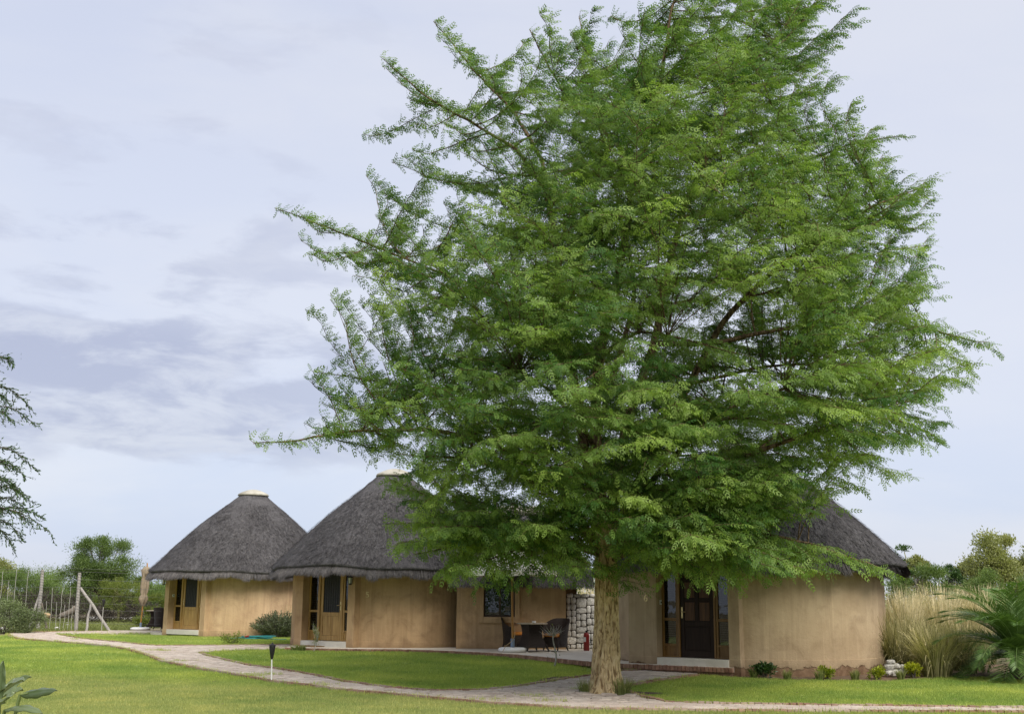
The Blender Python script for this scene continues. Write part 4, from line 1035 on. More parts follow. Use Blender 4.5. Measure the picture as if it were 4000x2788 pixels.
# loose white stones
def loose(label, u, v, s, group, rr, Y=None):
    p = PG(u, v) if Y is None else P(u, v, Y) - [0, 0, s * .22]; o = link('stone', (RSTONES if Y is None else HSTONES)[rr.randint(5)], None)
    o.location = (p[0], p[1], p[2] + s * .22); o.scale = (s, s * rr.uniform(.7, 1), s * rr.uniform(.5, .85)); o.rotation_euler = (rr.normal(0, .25) if Y else 0, rr.normal(0, .3) if Y else 0, rr.rand() * 6)
    props(o, label, 'stone', group)
rr = np.random.RandomState(5)
SH = 'small white stone scattered in the rough grass by the fence'; SU = 'small white stone in the rough grass left of the closed umbrella'
for u, v, s, lb in ((220, 2462, .26, 'white stone at the far edge of the path in front of the fence posts'), (318, 2430, .22, 'white stone at the foot of the second fence post'), (345, 2429, .30, 'white stone touching the largest stone on its left side'),
                (363, 2428, .55, 'largest white stone, lying behind the diagonal brace of the fence'), (265, 2438, .22, SH), (490, 2423, .24, SU), (510, 2420, .26, SU), (533, 2437, .22, SU), (510, 2416, .2, SU), (166, 2420, .2, 'white stone at the foot of the first fence post'),
                (12, 2466, .3, 'white stone at the left frame edge below the open grey green shrub'), (232, 2420, .25, 'white stone just in front of the dark dead log'), (145, 2455, .15, SH), (262, 2447, .2, SH), (378, 2418, .2, SH), (330, 2440, .16, SH), (418, 2440, .2, 'white stone at the lower end of the diagonal brace'),
                (475, 2415, .2, SU), (580, 2418, .2, 'white stone seen between closed umbrella and patio table'), (48, 2462, .2, SH), (110, 2462, .18, SH), (378, 2444, .14, SH), (290, 2452, .14, SH), (440, 2420, .16, SH)):
    loose(lb, u, v, s, 'white stones in the rough grass', rr)
for u, v, s, lb in ((3478, 2586, .21, 'pale rough stone on top of the heap against the tan hut wall'), (3472, 2604, .23, 'pale rough stone in the second layer touching the tan hut wall'), (3500, 2602, .22, 'pale rough stone in the middle of the second layer of the heap'), (3526, 2606, .20, 'pale stone at the right end of the second layer under the grass'),
                (3466, 2622, .24, 'pale stone lowest in the heap against the tan hut wall'), (3492, 2624, .22, 'pale stone second from the wall in the bottom row of the heap'), (3519, 2624, .24, 'large pale stone third from the wall in the bottom row of the heap'), (3547, 2626, .22, 'pale stone at the right end of the bottom row beside the yellow shrub')):
    loose(lb, u, v, s, 'stones heaped beside the tan hut', rr, 25.75)

# ------------------------------------------------------------------ vegetation tools
def link_stuff(name, V, Q, tint, mat, parent, smooth=False):
    o = link(name, npmesh(name, np.asarray(V) - origin(parent), Q, tint, smooth), mat, parent); o['kind'] = 'stuff'; return o
def rand_dirs(n, r): return nrm(r.normal(0, 1, (n, 3)))
DENS = 3.0
def bush(name, label, cat, base, rx, ry, h, n, leaf, mat, bark, seed, group=None, blobs=14, low=0.0, stems=5, flat=1.0, trunk_h=None, tint=(.5, .28), up_bias=.35, asp=.45):
    """woody plant: a few stems and limbs, each limb ending in a clump of leaves"""
    r = np.random.RandomState(seed); base = np.array(base, float)
    root = thing(name, label, cat, base, group)
    cs = []; th = trunk_h if trunk_h is not None else h * .15
    for i in range(blobs):
        q = r.rand() * 2 * math.pi; s = math.sqrt(r.rand()); zz = low + (h * .93 - low) * (r.rand() ** .9)
        k = math.sqrt(max(.05, 1 - ((zz - (h * .45)) / (h * .62)) ** 2)); cs.append((rx * s * k * math.cos(q) * .95, ry * s * k * math.sin(q) * .95, zz))
    cs = np.array(cs); b = MB()
    fk = np.array([0, 0, th])
    if trunk_h: b.tube([base - [0, 0, .1], base + [.02, 0, th * .5], base + fk], [h * .035, h * .028, h * .024], 8)
    for c in cs:
        s0 = fk if trunk_h else np.array([r.normal(0, .08 * rx), r.normal(0, .08 * rx), -.05]); mid = (s0 + c) / 2 + np.array([0, 0, .12 * h]) * r.rand() + r.normal(0, .05 * h, 3)
        t = np.linspace(0, 1, 6)[:, None]; pts = s0 * (1 - t) ** 2 + 2 * mid * t * (1 - t) + c * t * t
        b.tube(base + pts, np.linspace(max(.010, h * .012), .004 + h * .002, 6), 5)
    b.build('trunk', bark, root, smooth=True)
    br = .5 * (rx + ry) * (2.1 / math.sqrt(blobs)) * .70
    n = int(n * DENS); leaf = leaf * .95; nb = n // blobs; Pp = []; Tn = []; D = []
    for c in cs:
        d = rand_dirs(nb, r); rad = br * np.abs(r.normal(.75, .38, nb)) * r.uniform(.7, 1.45); pz = c + d * rad[:, None] * np.array([1, 1, .72 * flat])
        Pp.append(pz); D.append(nrm(d * .7 + r.normal(0, .5, (nb, 3)) + np.array([0, 0, up_bias]))); Tn.append(np.clip(r.normal(tint[0] + r.normal(0, .10), tint[1], nb), 0, 1))
    Pp = np.concatenate(Pp); D = np.concatenate(D); Tn = np.concatenate(Tn); Pp[:, 2] = np.maximum(Pp[:, 2], .03)
    n_ = len(Pp); V, Q = leafquads(base + Pp, D, rand_dirs(n_, r) + np.array([0, 0, .8]), leaf * r.uniform(.6, 1.4, n_), leaf * asp * r.uniform(.7, 1.2, n_))
    link_stuff('crown', V, Q, np.repeat(Tn, 4), mat, root); return root

def frond_template():
    Q = []; np_ = 4
    for s in (-1, 1):
        for i in range(np_):
            t = .12 + .82 * i / (np_ - 1); ln = .28 * math.sin(math.pi * (.28 + .56 * i / (np_ - 1))) + .10; a = R(44 - 18 * i / (np_ - 1))
            dx, dy = math.cos(a), s * math.sin(a); px_, py_ = -dy, dx; w = .098
            b = np.array([t, 0, 0]); e = b + ln * np.array([dx, dy, -.10])
            q = b + ln * .45 * np.array([dx, dy, .03])
            Q.append([b - .4 * w * np.array([px_, py_, 0]) * s, q + w * np.array([px_, py_, 0]) * s, e])
    Q.append([np.array([0, .014, 0]), np.array([0, -.014, 0]), np.array([1, 0, 0])])
    T = np.array(Q).reshape(-1, 3); T[:, 2] -= .30 * T[:, 0] ** 2 + .35 * np.abs(T[:, 1])
    return T
FT = frond_template()
def fronds(Pp, D, U, Ln, tint):
    D = nrm(D); S = nrm(np.cross(U, D)); N_ = np.cross(D, S); n = len(Pp); Ln = np.asarray(Ln)[:, None, None]
    V = Pp[:, None] + Ln * (FT[None, :, 0:1] * D[:, None] + FT[None, :, 1:2] * S[:, None] + FT[None, :, 2:3] * N_[:, None])
    k = len(FT); return V.reshape(-1, 3), np.arange(n * k).reshape(-1, 3), np.repeat(tint, k)

# ------------------------------------------------------------------ the big tree
S_ = 4000 / 2296.0
def big_tree():
    r = np.random.RandomState(21); Y0 = TREE0[1]
    root = thing('shade_tree', 'big feathery green shade tree with thick furrowed trunk standing on the paved path', 'tree', (TREE0[0], TREE0[1], TREE0[2]))
    def T(x, y, dy=0.0): return P(x * S_, y * S_, Y0 + dy)
    # trunk: dense mesh with furrows
    tp = np.array([T(1359, 1566), T(1359, 1545), T(1359, 1510), T(1360, 1450), T(1360, 1380), T(1360, 1300), T(1358, 1240), T(1352, 1190), T(1346, 1140)])
    tr = np.array([.385, .325, .268, .248, .230, .218, .212, .19, .150])
    n = 190; k = np.linspace(0, 1, n); kk = np.linspace(0, 1, len(tp)); ax = np.stack([np.interp(k, kk, tp[:, i]) for i in range(3)], -1); rad = np.interp(k, kk, tr)
    ax[:2, 2] -= .08; NA = 96; V = []
    for i in range(n):
        for j in range(NA):
            q = 2 * math.pi * j / NA; z = ax[i][2]
            fl = max(0, 1 - (z - TREE0[2]) / .55); rt_ = rad[i] * (1 + .12 * fl ** 2 * (1.2 * math.sin(5 * q + 1) + .4) + .07 * fl * math.sin(8 * q))
            cx_, cy_ = math.cos(q), math.sin(q)
            a1 = noise.noise(Vector((cx_ * 4.2, cy_ * 4.2, z * 1.5))); a2 = noise.noise(Vector((cx_ * 9 + 5, cy_ * 9, z * 3.2))); a3 = noise.noise(Vector((cx_ * 2, cy_ * 2, z * .9 + 9)))
            d = -.024 * (1 - min(1, abs(a1) * 4.5)) - .015 * (1 - min(1, abs(a2) * 4)) + .012 * a3
            V.append(ax[i] + (rt_ + d) * np.array([cx_, cy_, 0]))
    i = np.arange(n - 1)[:, None] * NA; j = np.arange(NA)[None]; k2 = (j + 1) % NA
    Q = np.stack([i + j, i + k2, i + NA + k2, i + NA + j], -1).reshape(-1, 4)
    trunk = link('trunk', npmesh('trunk', np.array(V) - origin(root), Q, None, True), m_bark, root)
    # leaders
    lead = []
    def L_(pts, r0, r1):
        a = np.array([T(*p) for p in pts]); m_ = 6 * len(a); kk = np.linspace(0, 1, len(a)); q = np.linspace(0, 1, m_)
        P_ = np.stack([np.interp(q, kk, a[:, i]) for i in range(3)], -1)
        for _ in range(4): P_[1:-1] = (P_[:-2] + 2 * P_[1:-1] + P_[2:]) / 4
        w = r.normal(0, .035, (m_, 3)); w[0] = 0; P_ += np.cumsum(w, 0) * .25
        lead.append((P_, r0 + (r1 * .6 - r0) * q ** .62))
    L_([(1349, 1180), (1341, 1080, .1), (1338, 950, .0), (1346, 800, -.2), (1385, 640, -.5), (1408, 500, -.7), (1422, 400, -.8), (1468, 290, -.8), (1485, 180, -.8), (1505, 50, -.8), (1530, -60, -.8)], .165, .03)
    L_([(1422, 400, -.8), (1390, 330, -.6), (1330, 270, -.4), (1270, 220, -.2), (1210, 120, 0), (1180, 60, 0)], .06, .015)
    L_([(1345, 1200), (1322, 1090, .1), (1300, 960, .2), (1280, 800, .3), (1262, 640, .2), (1240, 500, 0), (1215, 420, -.2), (1150, 335, -.4), (1060, 282, -.5), (950, 225, -.6), (848, 128, -.7)], .15, .012)
    L_([(1228, 450, -.1), (1225, 380, 0), (1160, 260, .2), (1100, 190, .3), (1040, 120, .4), (985, 45, .4)], .06, .012)
    L_([(1362, 1230), (1385, 1060, .5), (1420, 900, .9), (1470, 760, 1.2), (1500, 600, 1.4), (1540, 450, 1.6), (1610, 300, 1.6), (1690, 170, 1.6), (1800, 50, 1.6), (1860, -40, 1.6)], .15, .02)
    L_([(1368, 1220), (1440, 1060, -.2), (1520, 900, -.5), (1600, 730, -.8), (1720, 600, -1.2), (1850, 520, -1.3), (1970, 445, -1.3), (2080, 412, -1.3)], .125, .012)
    L_([(1345, 1235), (1260, 1090, -.6), (1190, 1025, -1), (1110, 990, -1.2), (980, 962, -1.3), (800, 962, -1.3), (660, 985, -1.3), (572, 990, -1.3)], .10, .010)
    L_([(1372, 1240), (1470, 1130, -.3), (1600, 1060, -.5), (1760, 1000, -.7), (1900, 955, -.8), (2030, 950, -.8), (2128, 1000, -.8)], .10, .010)
    L_([(1355, 1215), (1325, 1050, .8), (1380, 850, 1.6), (1440, 650, 2.2), (1390, 450, 2.6), (1340, 250, 2.6), (1300, 30, 2.4)], .11, .015)
    L_([(1366, 1230), (1430, 1110, -.9), (1530, 1000, -1.8), (1640, 910, -2.4), (1780, 860, -2.8), (1930, 830, -3.0)], .09, .010)
    L_([(1345, 1235), (1255, 1130, -.9), (1160, 1060, -1.7), (1040, 1030, -2.2), (900, 1020, -2.4)], .08, .010)
    L_([(1288, 830, .3), (1190, 720, .2), (1080, 650, 0), (930, 595, -.2), (750, 522, -.4), (616, 471, -.5)], .07, .008)
    L_([(1470, 770, 1.1), (1600, 770, .9), (1750, 735, .7), (1900, 705, .5), (2080, 735, .4), (2130, 748, .3), (2205, 764, .2)], .075, .008)
    L_([(1345, 800, -.2), (1400, 760, -1.0), (1450, 740, -1.9), (1540, 760, -2.8), (1660, 790, -3.4)], .06, .010)
    L_([(1335, 1000, .0), (1290, 930, -1.2), (1230, 860, -2.2), (1130, 820, -2.9), (1000, 800, -3.2)], .06, .010)
    L_([(1540, 450, 1.6), (1640, 400, 2.4), (1780, 360, 2.6), (1900, 320, 2.4), (2018, 302, 2.2)], .06, .010)
    L_([(1330, 1230, .2), (1240, 1210, .0), (1130, 1200, -.3), (1010, 1230, -.6), (930, 1250, -.8)], .06, .010)
    L_([(1345, 1245, -.1), (1260, 1225, -.8), (1150, 1235, -1.4), (1040, 1270, -1.7)], .05, .008)
    L_([(1372, 1255, -.1), (1450, 1225, -1.0), (1570, 1215, -1.9), (1700, 1235, -2.4), (1800, 1280, -2.6)], .05, .008)
    L_([(1375, 1250, .0), (1470, 1210, -.4), (1600, 1190, -.9), (1750, 1200, -1.3), (1900, 1250, -1.5), (1990, 1276, -1.6)], .07, .010)
    L_([(1290, 1050, .6), (1180, 960, 1.4), (1060, 900, 1.8), (900, 860, 1.9), (690, 830, 1.8)], .06, .010)
    L_([(1420, 900, .9), (1560, 860, 2.0), (1700, 830, 2.8), (1880, 820, 3.0), (2060, 860, 2.8), (2155, 872, 2.6)], .06, .010)
    nodes = []; nrad = []
    for P_, rd in lead:
        nodes.append(P_[2:]); nrad.append(rd[2:])
    nodes = np.concatenate(nodes); nrad = np.concatenate(nrad)
    # crown outline (where sprays may end) in the photo, given real depth around the stem
    OUT = np.array([(985, 60), (1045, 40), (1090, 130), (1150, 100), (1240, 60), (1300, 35), (1365, 20), (1440, 0), (1480, -60), (1560, -90), (1700, -90), (1800, -50), (1850, 10), (1895, 65), (1885, 165), (1895, 240), (1970, 308),
                    (2060, 415), (2075, 470), (2070, 545), (2090, 580), (2040, 690), (2090, 735), (2140, 850), (2040, 880), (2100, 980), (1990, 1040), (1985, 1080), (1800, 1085), (1745, 1130), (1760, 1200), (1830, 1235), (1880, 1262), (1820, 1275), (1690, 1285),
                    (1560, 1280), (1480, 1268), (1420, 1255), (1300, 1260), (1180, 1270), (1050, 1262), (950, 1230), (880, 1210), (905, 1150), (880, 1090), (820, 1010), (720, 985), (660, 940), (720, 890), (690, 835), (850, 815), (890, 770), (750, 735),
                    (690, 715), (735, 690), (800, 650), (790, 620), (670, 560), (770, 545), (640, 480), (710, 480), (820, 510), (900, 485), (785, 385), (890, 410), (815, 300), (860, 260), (930, 340), (1010, 340), (870, 150), (940, 210), (1060, 290), (1110, 260), (1010, 110)], float)
    cand = np.column_stack([r.uniform(560, 2150, 12000), r.uniform(-90, 1310, 12000)]); cand = cand[inside(cand, OUT)]
    # distance to outline in metres
    A = OUT; B = np.roll(OUT, -1, 0)
    def dist_out(c):
        d = np.full(len(c), 1e9)
        for a, b in zip(A, B):
            ab = b - a; t = np.clip(((c - a) @ ab) / (ab @ ab), 0, 1); d = np.minimum(d, np.linalg.norm(c - (a + t[:, None] * ab), axis=1))
        return d
    dm = dist_out(cand) * S_ * 21 / 4600
    okm = (dm > .25) | (r.rand(len(dm)) < .35); cand = cand[okm]; dm = dm[okm]
    half = 4.3 * np.sqrt(1 - (1 - np.clip(dm / 3.6, 0, 1)) ** 2) + .35
    lowf = np.clip((cand[:, 1] - 1000) / 250, 0, 1)
    tdep = r.uniform(-1, 1, len(cand)); tdep = np.sign(tdep) * np.abs(tdep) ** .62
    dep = tdep * half; dep = np.where(dep > 0, dep * (1 - .72 * lowf), dep * (1 - .35 * lowf))
    hol = (((cand[:, 0] - 1640) / 190) ** 2 + ((cand[:, 1] - 745) / 125) ** 2 < 1) & (dep < 1.6) & (r.rand(len(cand)) < .93)
    hol |= (((cand[:, 0] - 1480) / 120) ** 2 + ((cand[:, 1] - 560) / 110) ** 2 < 1) & (dep < .8) & (r.rand(len(cand)) < .8)
    cand = cand[~hol]; dep = dep[~hol]; dm = dm[~hol]; lowf = lowf[~hol]
    cand3 = np.array([T(c[0], c[1], d) for c, d in zip(cand, dep)])
    # poisson thinning
    keep = []; kp = np.zeros((0, 3))
    for i in range(len(cand3)):
        sp = .47 + .10 * (1 - min(1, dm[i] / 1.4)) - .13 * lowf[i] + .05 * max(0, min(1, (1250 - cand[i][0]) / 350)) * (1 - lowf[i]) * (cand[i][1] < 560) + .05 * max(0, min(1, (600 - cand[i][1]) / 400)) + .055 * (cand[i][0] < 1150) * (1 - lowf[i])
        if len(kp) == 0 or np.min(np.sum(((kp - cand3[i]) * [1, .8, 1.25]) ** 2, 1)) > sp ** 2:
            keep.append(i); kp = cand3[keep]
        if len(keep) >= 1400: break
    tgt = cand3[keep]; tdm = dm[keep]
    ex_ = []
    for (x0, x1, y0, y1, d0, d1, cnt) in ((1010, 1330, 1170, 1270, -2.4, -.2, 38), (1400, 1740, 1050, 1270, -3.0, -.8, 95), (1130, 1600, 900, 1200, -3.6, -1.4, 55)):
        for _ in range(cnt): ex_.append(T(r.uniform(x0, x1), r.uniform(y0, y1), r.uniform(d0, d1)))
    tgt = np.concatenate([tgt, np.array(ex_)]); tdm = np.concatenate([tdm, np.full(len(ex_), 9.0)])
    stem = np.array([T(1358, 1240), T(1400, 300)])
    dn_ = np.array([np.min(np.linalg.norm(nodes - t, axis=1)) for t in tgt]); od_ = np.argsort(dn_); tgt = tgt[od_]; tdm = tdm[od_]
    br = MB(); FP = []; FD = []; FU = []; FL = []; FTn = []
    wind = np.array([.62, .10, -.10])
    def spray(path, rads, tint0, dens=1.0, tipfrac=.55, wide=1.0, whip=False, wnd=wind):
        """leafy twigs along the outer part of a branch path"""
        L = np.concatenate([[0], np.cumsum(np.linalg.norm(np.diff(path, axis=0), axis=1))]); tot = L[-1]; s0 = max(tot * (1 - tipfrac), tot - 2.3)
        def at(s): return np.array([np.interp(s, L, path[:, i]) for i in range(3)])
        def fr(p, d, sidew, size):
            side = nrm(np.cross(d, [0, 0, 1.0])) * sidew
            if whip: dd = d * .40 + side * .40 + wnd * (.7 + .5 * r.rand()) + np.array([0, 0, r.normal(-.02, .24)]) + r.normal(0, .16, 3)
            else: dd = d * .55 + side * .75 + wnd * (.35 + .5 * r.rand()) + np.array([0, 0, r.normal(-.13, .30)]) + r.normal(0, .18, 3)
            FP.append(p); FD.append(dd); FU.append(np.array([0, -.25, .85]) + r.normal(0, .55, 3)); FL.append(size * r.uniform(.75, 1.25)); FTn.append(np.clip(r.normal(tint0, .14), 0, 1))
        s = s0; sg = 1
        while s < tot:                                     # side twigs
            p = at(s); d = nrm(at(min(tot, s + .1)) - at(max(0, s - .1)) + 1e-9); sg = -sg
            side = nrm(np.cross(d, [0, 0, 1.0])) * sg; k = (s - s0) / max(tot - s0, .1)
            if whip:
                td = nrm(d * .95 + side * r.uniform(.25, .6) + np.array([0, 0, r.normal(.02, .25)]) + wnd * .12); ln = r.uniform(.18, .50) * (1.1 - .7 * k) * wide
            else:
                td = nrm(d * .75 + side * r.uniform(.45, 1.0) + np.array([0, 0, r.normal(.02, .22)]) + wnd * .18); ln = r.uniform(.35, .85) * (1.0 - .5 * k) * wide
            q = np.linspace(0, 1, 4)[:, None]; tw = p + td * ln * q + (wnd * .16 + np.array([0, 0, -.10])) * ln * q ** 2
            br.tube(tw[[0, 1, 3]], [.0075, .005, .002], 3, False)
            kf = max(3, int(ln / .048 * dens)); f2 = 1
            for i in range(kf):
                u = (i + .6) / kf; f2 = -f2; fr(p + td * ln * u + (wnd * .16 + np.array([0, 0, -.10])) * ln * u * u, td, f2, .178 if whip else .172)
            fr(tw[-1], td, 0, .17)
            s += r.uniform(.17, .30) if whip else r.uniform(.13, .24)
        s = s0; f2 = 1
        while s < tot:
            f2 = -f2; d = nrm(at(min(tot, s + .1)) - at(max(0, s - .1)) + 1e-9); fr(at(s), d, f2, .185 - .03 * (s - s0) / (tot - s0)); s += (.034 if whip else .050) / dens
        fr(path[-1], nrm(path[-1] - path[-2]), 0, .15)
    WL, WR = np.array([.78, .05, .14]), np.array([.66, .10, -.14])
    stem0 = T(1358, 1240)
    for P_, rd in lead:
        br.tube(P_, rd, 10 if rd[0] > .09 else 7)
        lf = P_[-1][0] < stem0[0] - 1.0 or P_[-1][2] > 9.5; spray(P_, rd, r.uniform(.25, .5), 1.0, .5, 1.15, lf, WL if lf else WR)
    allp = nodes.copy(); allr = nrad.copy()
    for t, tm in zip(tgt, tdm):
        dv = t - allp; dl = np.linalg.norm(dv, axis=1)
        cst = dl + .9 * np.maximum(0, np.abs(allp[:, 0] - t[0]) * -1 + .5 * dl) * (tm < 1.4) + 1.3 * np.maximum(0, allp[:, 2] - t[2] + .15 * dl) + .6 * np.maximum(0, .5 - dl) + 2.5 * np.maximum(0, .018 - allr) / .018
        i = np.argmin(cst); q0 = allp[i]; r0 = min(allr[i] * .60, .009 + .009 * dl[i])
        out = t - np.array([stem[0][0], stem[0][1], t[2]]); out[2] = 0; out = nrm(out)
        lf = (t[0] < stem0[0] - .6 or t[2] > 8.0) and t[2] > 4.2; whip = lf and tm < (1.35 if t[2] > 7.2 else .45)
        mid = q0 * (.35 if whip else .5) + t * (.65 if whip else .5) + np.array([0, 0, -.16 if whip else .10]) * dl[i] - out * (.0 if whip else .08) * dl[i] + r.normal(0, .07, 3) * dl[i]
        far_ = np.linalg.norm((t - stem[0])[:2]) / 5.0
        ext = nrm(nrm(t - q0) * .6 + out * .6 + np.array([0, 0, (.75 if whip else -.02) * far_])) * (r.uniform(.2, .55) if whip else r.uniform(.2, .4 + .25 * min(1, far_)) * (.55 if t[2] < 4.2 else 1.0))
        m_ = max(6, int(dl[i] / .22)); q = np.linspace(0, 1, m_)[:, None]; pth = q0 * (1 - q) ** 2 + 2 * mid * q * (1 - q) + t * q * q; pth = np.concatenate([pth, [t + ext * .5, t + ext + np.array([0, 0, -.03])]])
        w = r.normal(0, .018, pth.shape); w[0] = 0; pth = pth + np.cumsum(w, 0) * .5
        rd = np.linspace(max(r0, .008), .004, len(pth)); br.tube(pth, rd, 4, False)
        kk = len(pth) * 2 // 3; allp = np.concatenate([allp, pth[1:kk]]); allr = np.concatenate([allr, rd[1:kk]])
        edge = np.linalg.norm((t - stem[0])[:2]) / 6.0
        spray(pth, rd, np.clip(r.normal(.30 if whip else .36 + .16 * edge, .13 if whip else .22), .03, .97), 1.0, .85 if whip else (.75 if dl[i] < 2 else .6), 1.0, whip, WL if lf else WR)
    # feathery shoots on the lower trunk
    for (u, v, dy) in ((1350, 1275, -.35), (1395, 1300, -.35), (1380, 1255, -.4), (1335, 1255, -.35)):
        q0 = T(u, v, -.15); q1 = T(u + 12, v + 18, dy - .2); pth = np.linspace(q0, q1, 5); spray(pth, None, .35, .8, 1.0)
    br.build('branch', m_branch, root, smooth=True)
    V, Q, tn = fronds(np.array(FP), np.array(FD), np.array(FU), np.array(FL), np.array(FTn))
    print('fronds', len(FP), 'sprays', len(tgt), 'branch verts', len(br.v), 'tris', len(FP) * 26)
    link_stuff('crown', V, Q, tn, m_leaf, root)
big_tree()

# ------------------------------------------------------------------ near dark tree reaching in at the left edge
def left_tree():
    r = np.random.RandomState(4); Yt = 21.0
    base = np.array([-13.4, Yt, float(g(0, Yt))]); root = thing('thorn_tree', 'dark small leaved thorn tree reaching in over the left edge of view', 'tree', base)
    b = MB(); b.tube([base - [0, 0, .1], base + [.05, 0, 1.2], base + [.2, 0, 2.6], base + [.1, .2, 4.2], base + [.4, .1, 5.8]], [.24, .20, .16, .11, .05], 10)
    tips = [((-60, 1420), (47, 1450)), ((-60, 1505), (112, 1619)), ((-60, 1590), (128, 1682)), ((-80, 1640), (40, 1665)), ((-60, 1745), (128, 1856)), ((-80, 1800), (97, 1887)), ((-80, 1850), (116, 1984)), ((-60, 1960), (100, 2019)), ((-80, 1975), (197, 2112)), ((-60, 2010), (153, 2044)),
            ((-60, 2030), (80, 2128)), ((-60, 2060), (47, 2164)), ((-90, 1900), (60, 1940)), ((-90, 1840), (50, 1860)), ((-80, 1930), (85, 1960)), ((-70, 1560), (30, 1600)), ((-80, 2000), (115, 2070))]
    Pp = []; D = []
    for a, c in tips:
        dy = r.uniform(-.6, .6); s, e = P(a[0], a[1], Yt + dy), P(c[0], c[1], Yt + dy); k = base + np.array([.2, 0, min(5.5, max(1.5, s[2] - base[2] - .6))])
        t = np.linspace(0, 1, 16)[:, None]; mid = s + np.array([-.2, 0, .25]); pth = np.concatenate([k + (s - k) * np.linspace(0, 1, 5)[:-1, None], s + (e - s) * t + np.array([0, 0, .22]) * np.sin(t * math.pi * .8)])
        b.tube(pth, np.linspace(.020, .002, len(pth)), 5, False)
        for i in range(4, len(pth)):
            for _ in range(2):
                tw = nrm(nrm(pth[i] - pth[i - 1]) * .6 + r.normal(0, .55, 3) + [.1, 0, -.25]) * r.uniform(.10, .34) * (1.15 - .75 * (i - 4) / len(pth)); b.tube([pth[i], pth[i] + tw * .5, pth[i] + tw + [0, 0, -.02]], [.004, .003, .0015], 3, False)
                for u in np.linspace(.1, 1, 7): Pp.append(pth[i] + tw * u); D.append(nrm(tw) + r.normal(0, .6, 3) + [.2, 0, -.3])
            for _ in range(5): Pp.append(pth[i] + (pth[i - 1] - pth[i]) * r.rand()); D.append(nrm(pth[i] - pth[i - 1]) + r.normal(0, .6, 3) + [0, 0, -.2])
    for _ in range(2600):     # the rest of the crown outside the frame
        c = base + np.array([r.normal(0, 1.1), r.normal(0, 1.4), r.uniform(2.2, 6.6)]); Pp.append(c); D.append(r.normal(0, 1, 3))
    b.build('branch', m_greybark, root, smooth=True)
    n = len(Pp); V, Q = leafquads(np.array(Pp), np.array(D), rand_dirs(n, r) + [0, -.4, .6], r.uniform(.035, .075, n), r.uniform(.016, .030, n))
    link_stuff('crown', V, Q, np.repeat(np.clip(r.normal(.4, .25, n), 0, 1), 4), m_leaf_dk, root)
left_tree()

# ------------------------------------------------------------------ trees and bushes behind
def atb(u, v): p = PG(u, v); return p
def far(u, Y): p = P(u, 2320, Y); p[2] = float(g(p[0], Y)); return p
def hgt(u, v, Y): return P(u, v, Y)[2] - .2
def wid(px, Y): return px * Y / 4600
Yb = 66
bush('acacia_tree', 'largest dark green umbrella shaped acacia with grey dead lower branches behind the fence', 'tree', far(392, Yb), wid(172, Yb), wid(130, Yb), hgt(390, 2092, Yb), 15000, .13, m_leaf_ac, m_greybark, 31, blobs=44, low=1.5, trunk_h=1.3, tint=(.38, .22), asp=.28)
bush('acacia_tree', 'light yellow green young thorn tree with pale trunk, in front of the largest acacia', 'tree', atb(459, 2438), wid(125, 47), wid(70, 47), hgt(470, 2245, 47), 4200, .075, m_leaf_yl, m_palebark, 32, blobs=26, low=.8, trunk_h=1.25, tint=(.4, .25), asp=.32)
for i, (u, Y, px, top, mat, n, lb, tn) in enumerate([
    (5, 70, 105, 2230, m_leaf_ac, 5200, 'grey green thorn bush behind the fence at the left frame edge', .3),
    (115, 76, 120, 2220, m_leaf_ac, 6500, 'green rounded thorn bush behind the fence, left of the first timber post', .55),
    (225, 80, 120, 2220, m_leaf_ac, 6500, 'pale green thorn bush behind the fence between the two timber posts', .75),
    (345, 84, 120, 2255, m_leaf_ac, 5200, 'low green bush under the branches of the largest acacia', .5),
    (545, 72, 95, 2262, m_leaf_ac, 5600, 'green bush between the young thorn tree and the closed umbrella', .5),
    (625, 78, 90, 2268, m_leaf_ac, 5600, 'green bush behind the closed umbrella next to the farthest hut', .6)]):
    bush('thorn_bush', lb, 'bush', far(u, Y), wid(px, Y), wid(px, Y) * .8, hgt(u, top, Y), n, .12, mat, m_greybark, 50 + i, 'thorn bushes behind the fence', blobs=20, tint=(tn, .22), asp=.3)
bush('thorn_bush', 'bright yellow green shrub behind the patio table at the farthest hut', 'bush', far(590, 52), wid(62, 52), wid(40, 52), hgt(590, 2312, 52), 3200, .07, m_leaf_yl, m_greybark, 61, blobs=16, tint=(.35, .25), asp=.4)
bush('broadleaf_tree', 'yellowing olive tree showing only its crown edge at the left frame edge', 'tree', far(-50, 74), wid(90, 74), wid(70, 74), hgt(0, 2178, 74), 4200, .14, m_leaf_ol, m_greybark, 62, blobs=26, low=1.2, trunk_h=1.0)
def thicket(name, x0, x1, Yc, dy, h, n, leaf, mat, seed, tint, asp=.12, upb=.4):
    r = np.random.RandomState(seed); x = r.uniform(x0, x1, n); y = Yc + r.uniform(-dy, dy, n)
    top = h * (.6 + .4 * np.sin(x * .9 + seed) * np.sin(x * .37 + 1.3 * seed) + .15 * np.sin(x * 2.9)); z = g(x, y) + np.abs(top) * (1 - r.rand(n) ** 1.6) + .02
    V, Q = leafquads(np.stack([x, y, z], -1), rand_dirs(n, r) + [0, 0, upb], rand_dirs(n, r), leaf * r.uniform(.6, 1.5, n), leaf * asp * r.uniform(.7, 1.3, n))
    return V, Q, np.repeat(np.clip(r.normal(tint, .25, n), 0, 1), 4)
V, Q, t_ = thicket('thicket', P(-250, 2300, 58)[0], P(620, 2300, 58)[0], 58, 2.0, 1.35, 9000, .45, m_brush, 3, .4, .045, .5)
props(link('dead_brush_thicket', npmesh('dead_brush_thicket', V, Q, t_), m_brush), 'tangled dark dead brush heaped behind the game fence', 'brush', None, 'stuff')
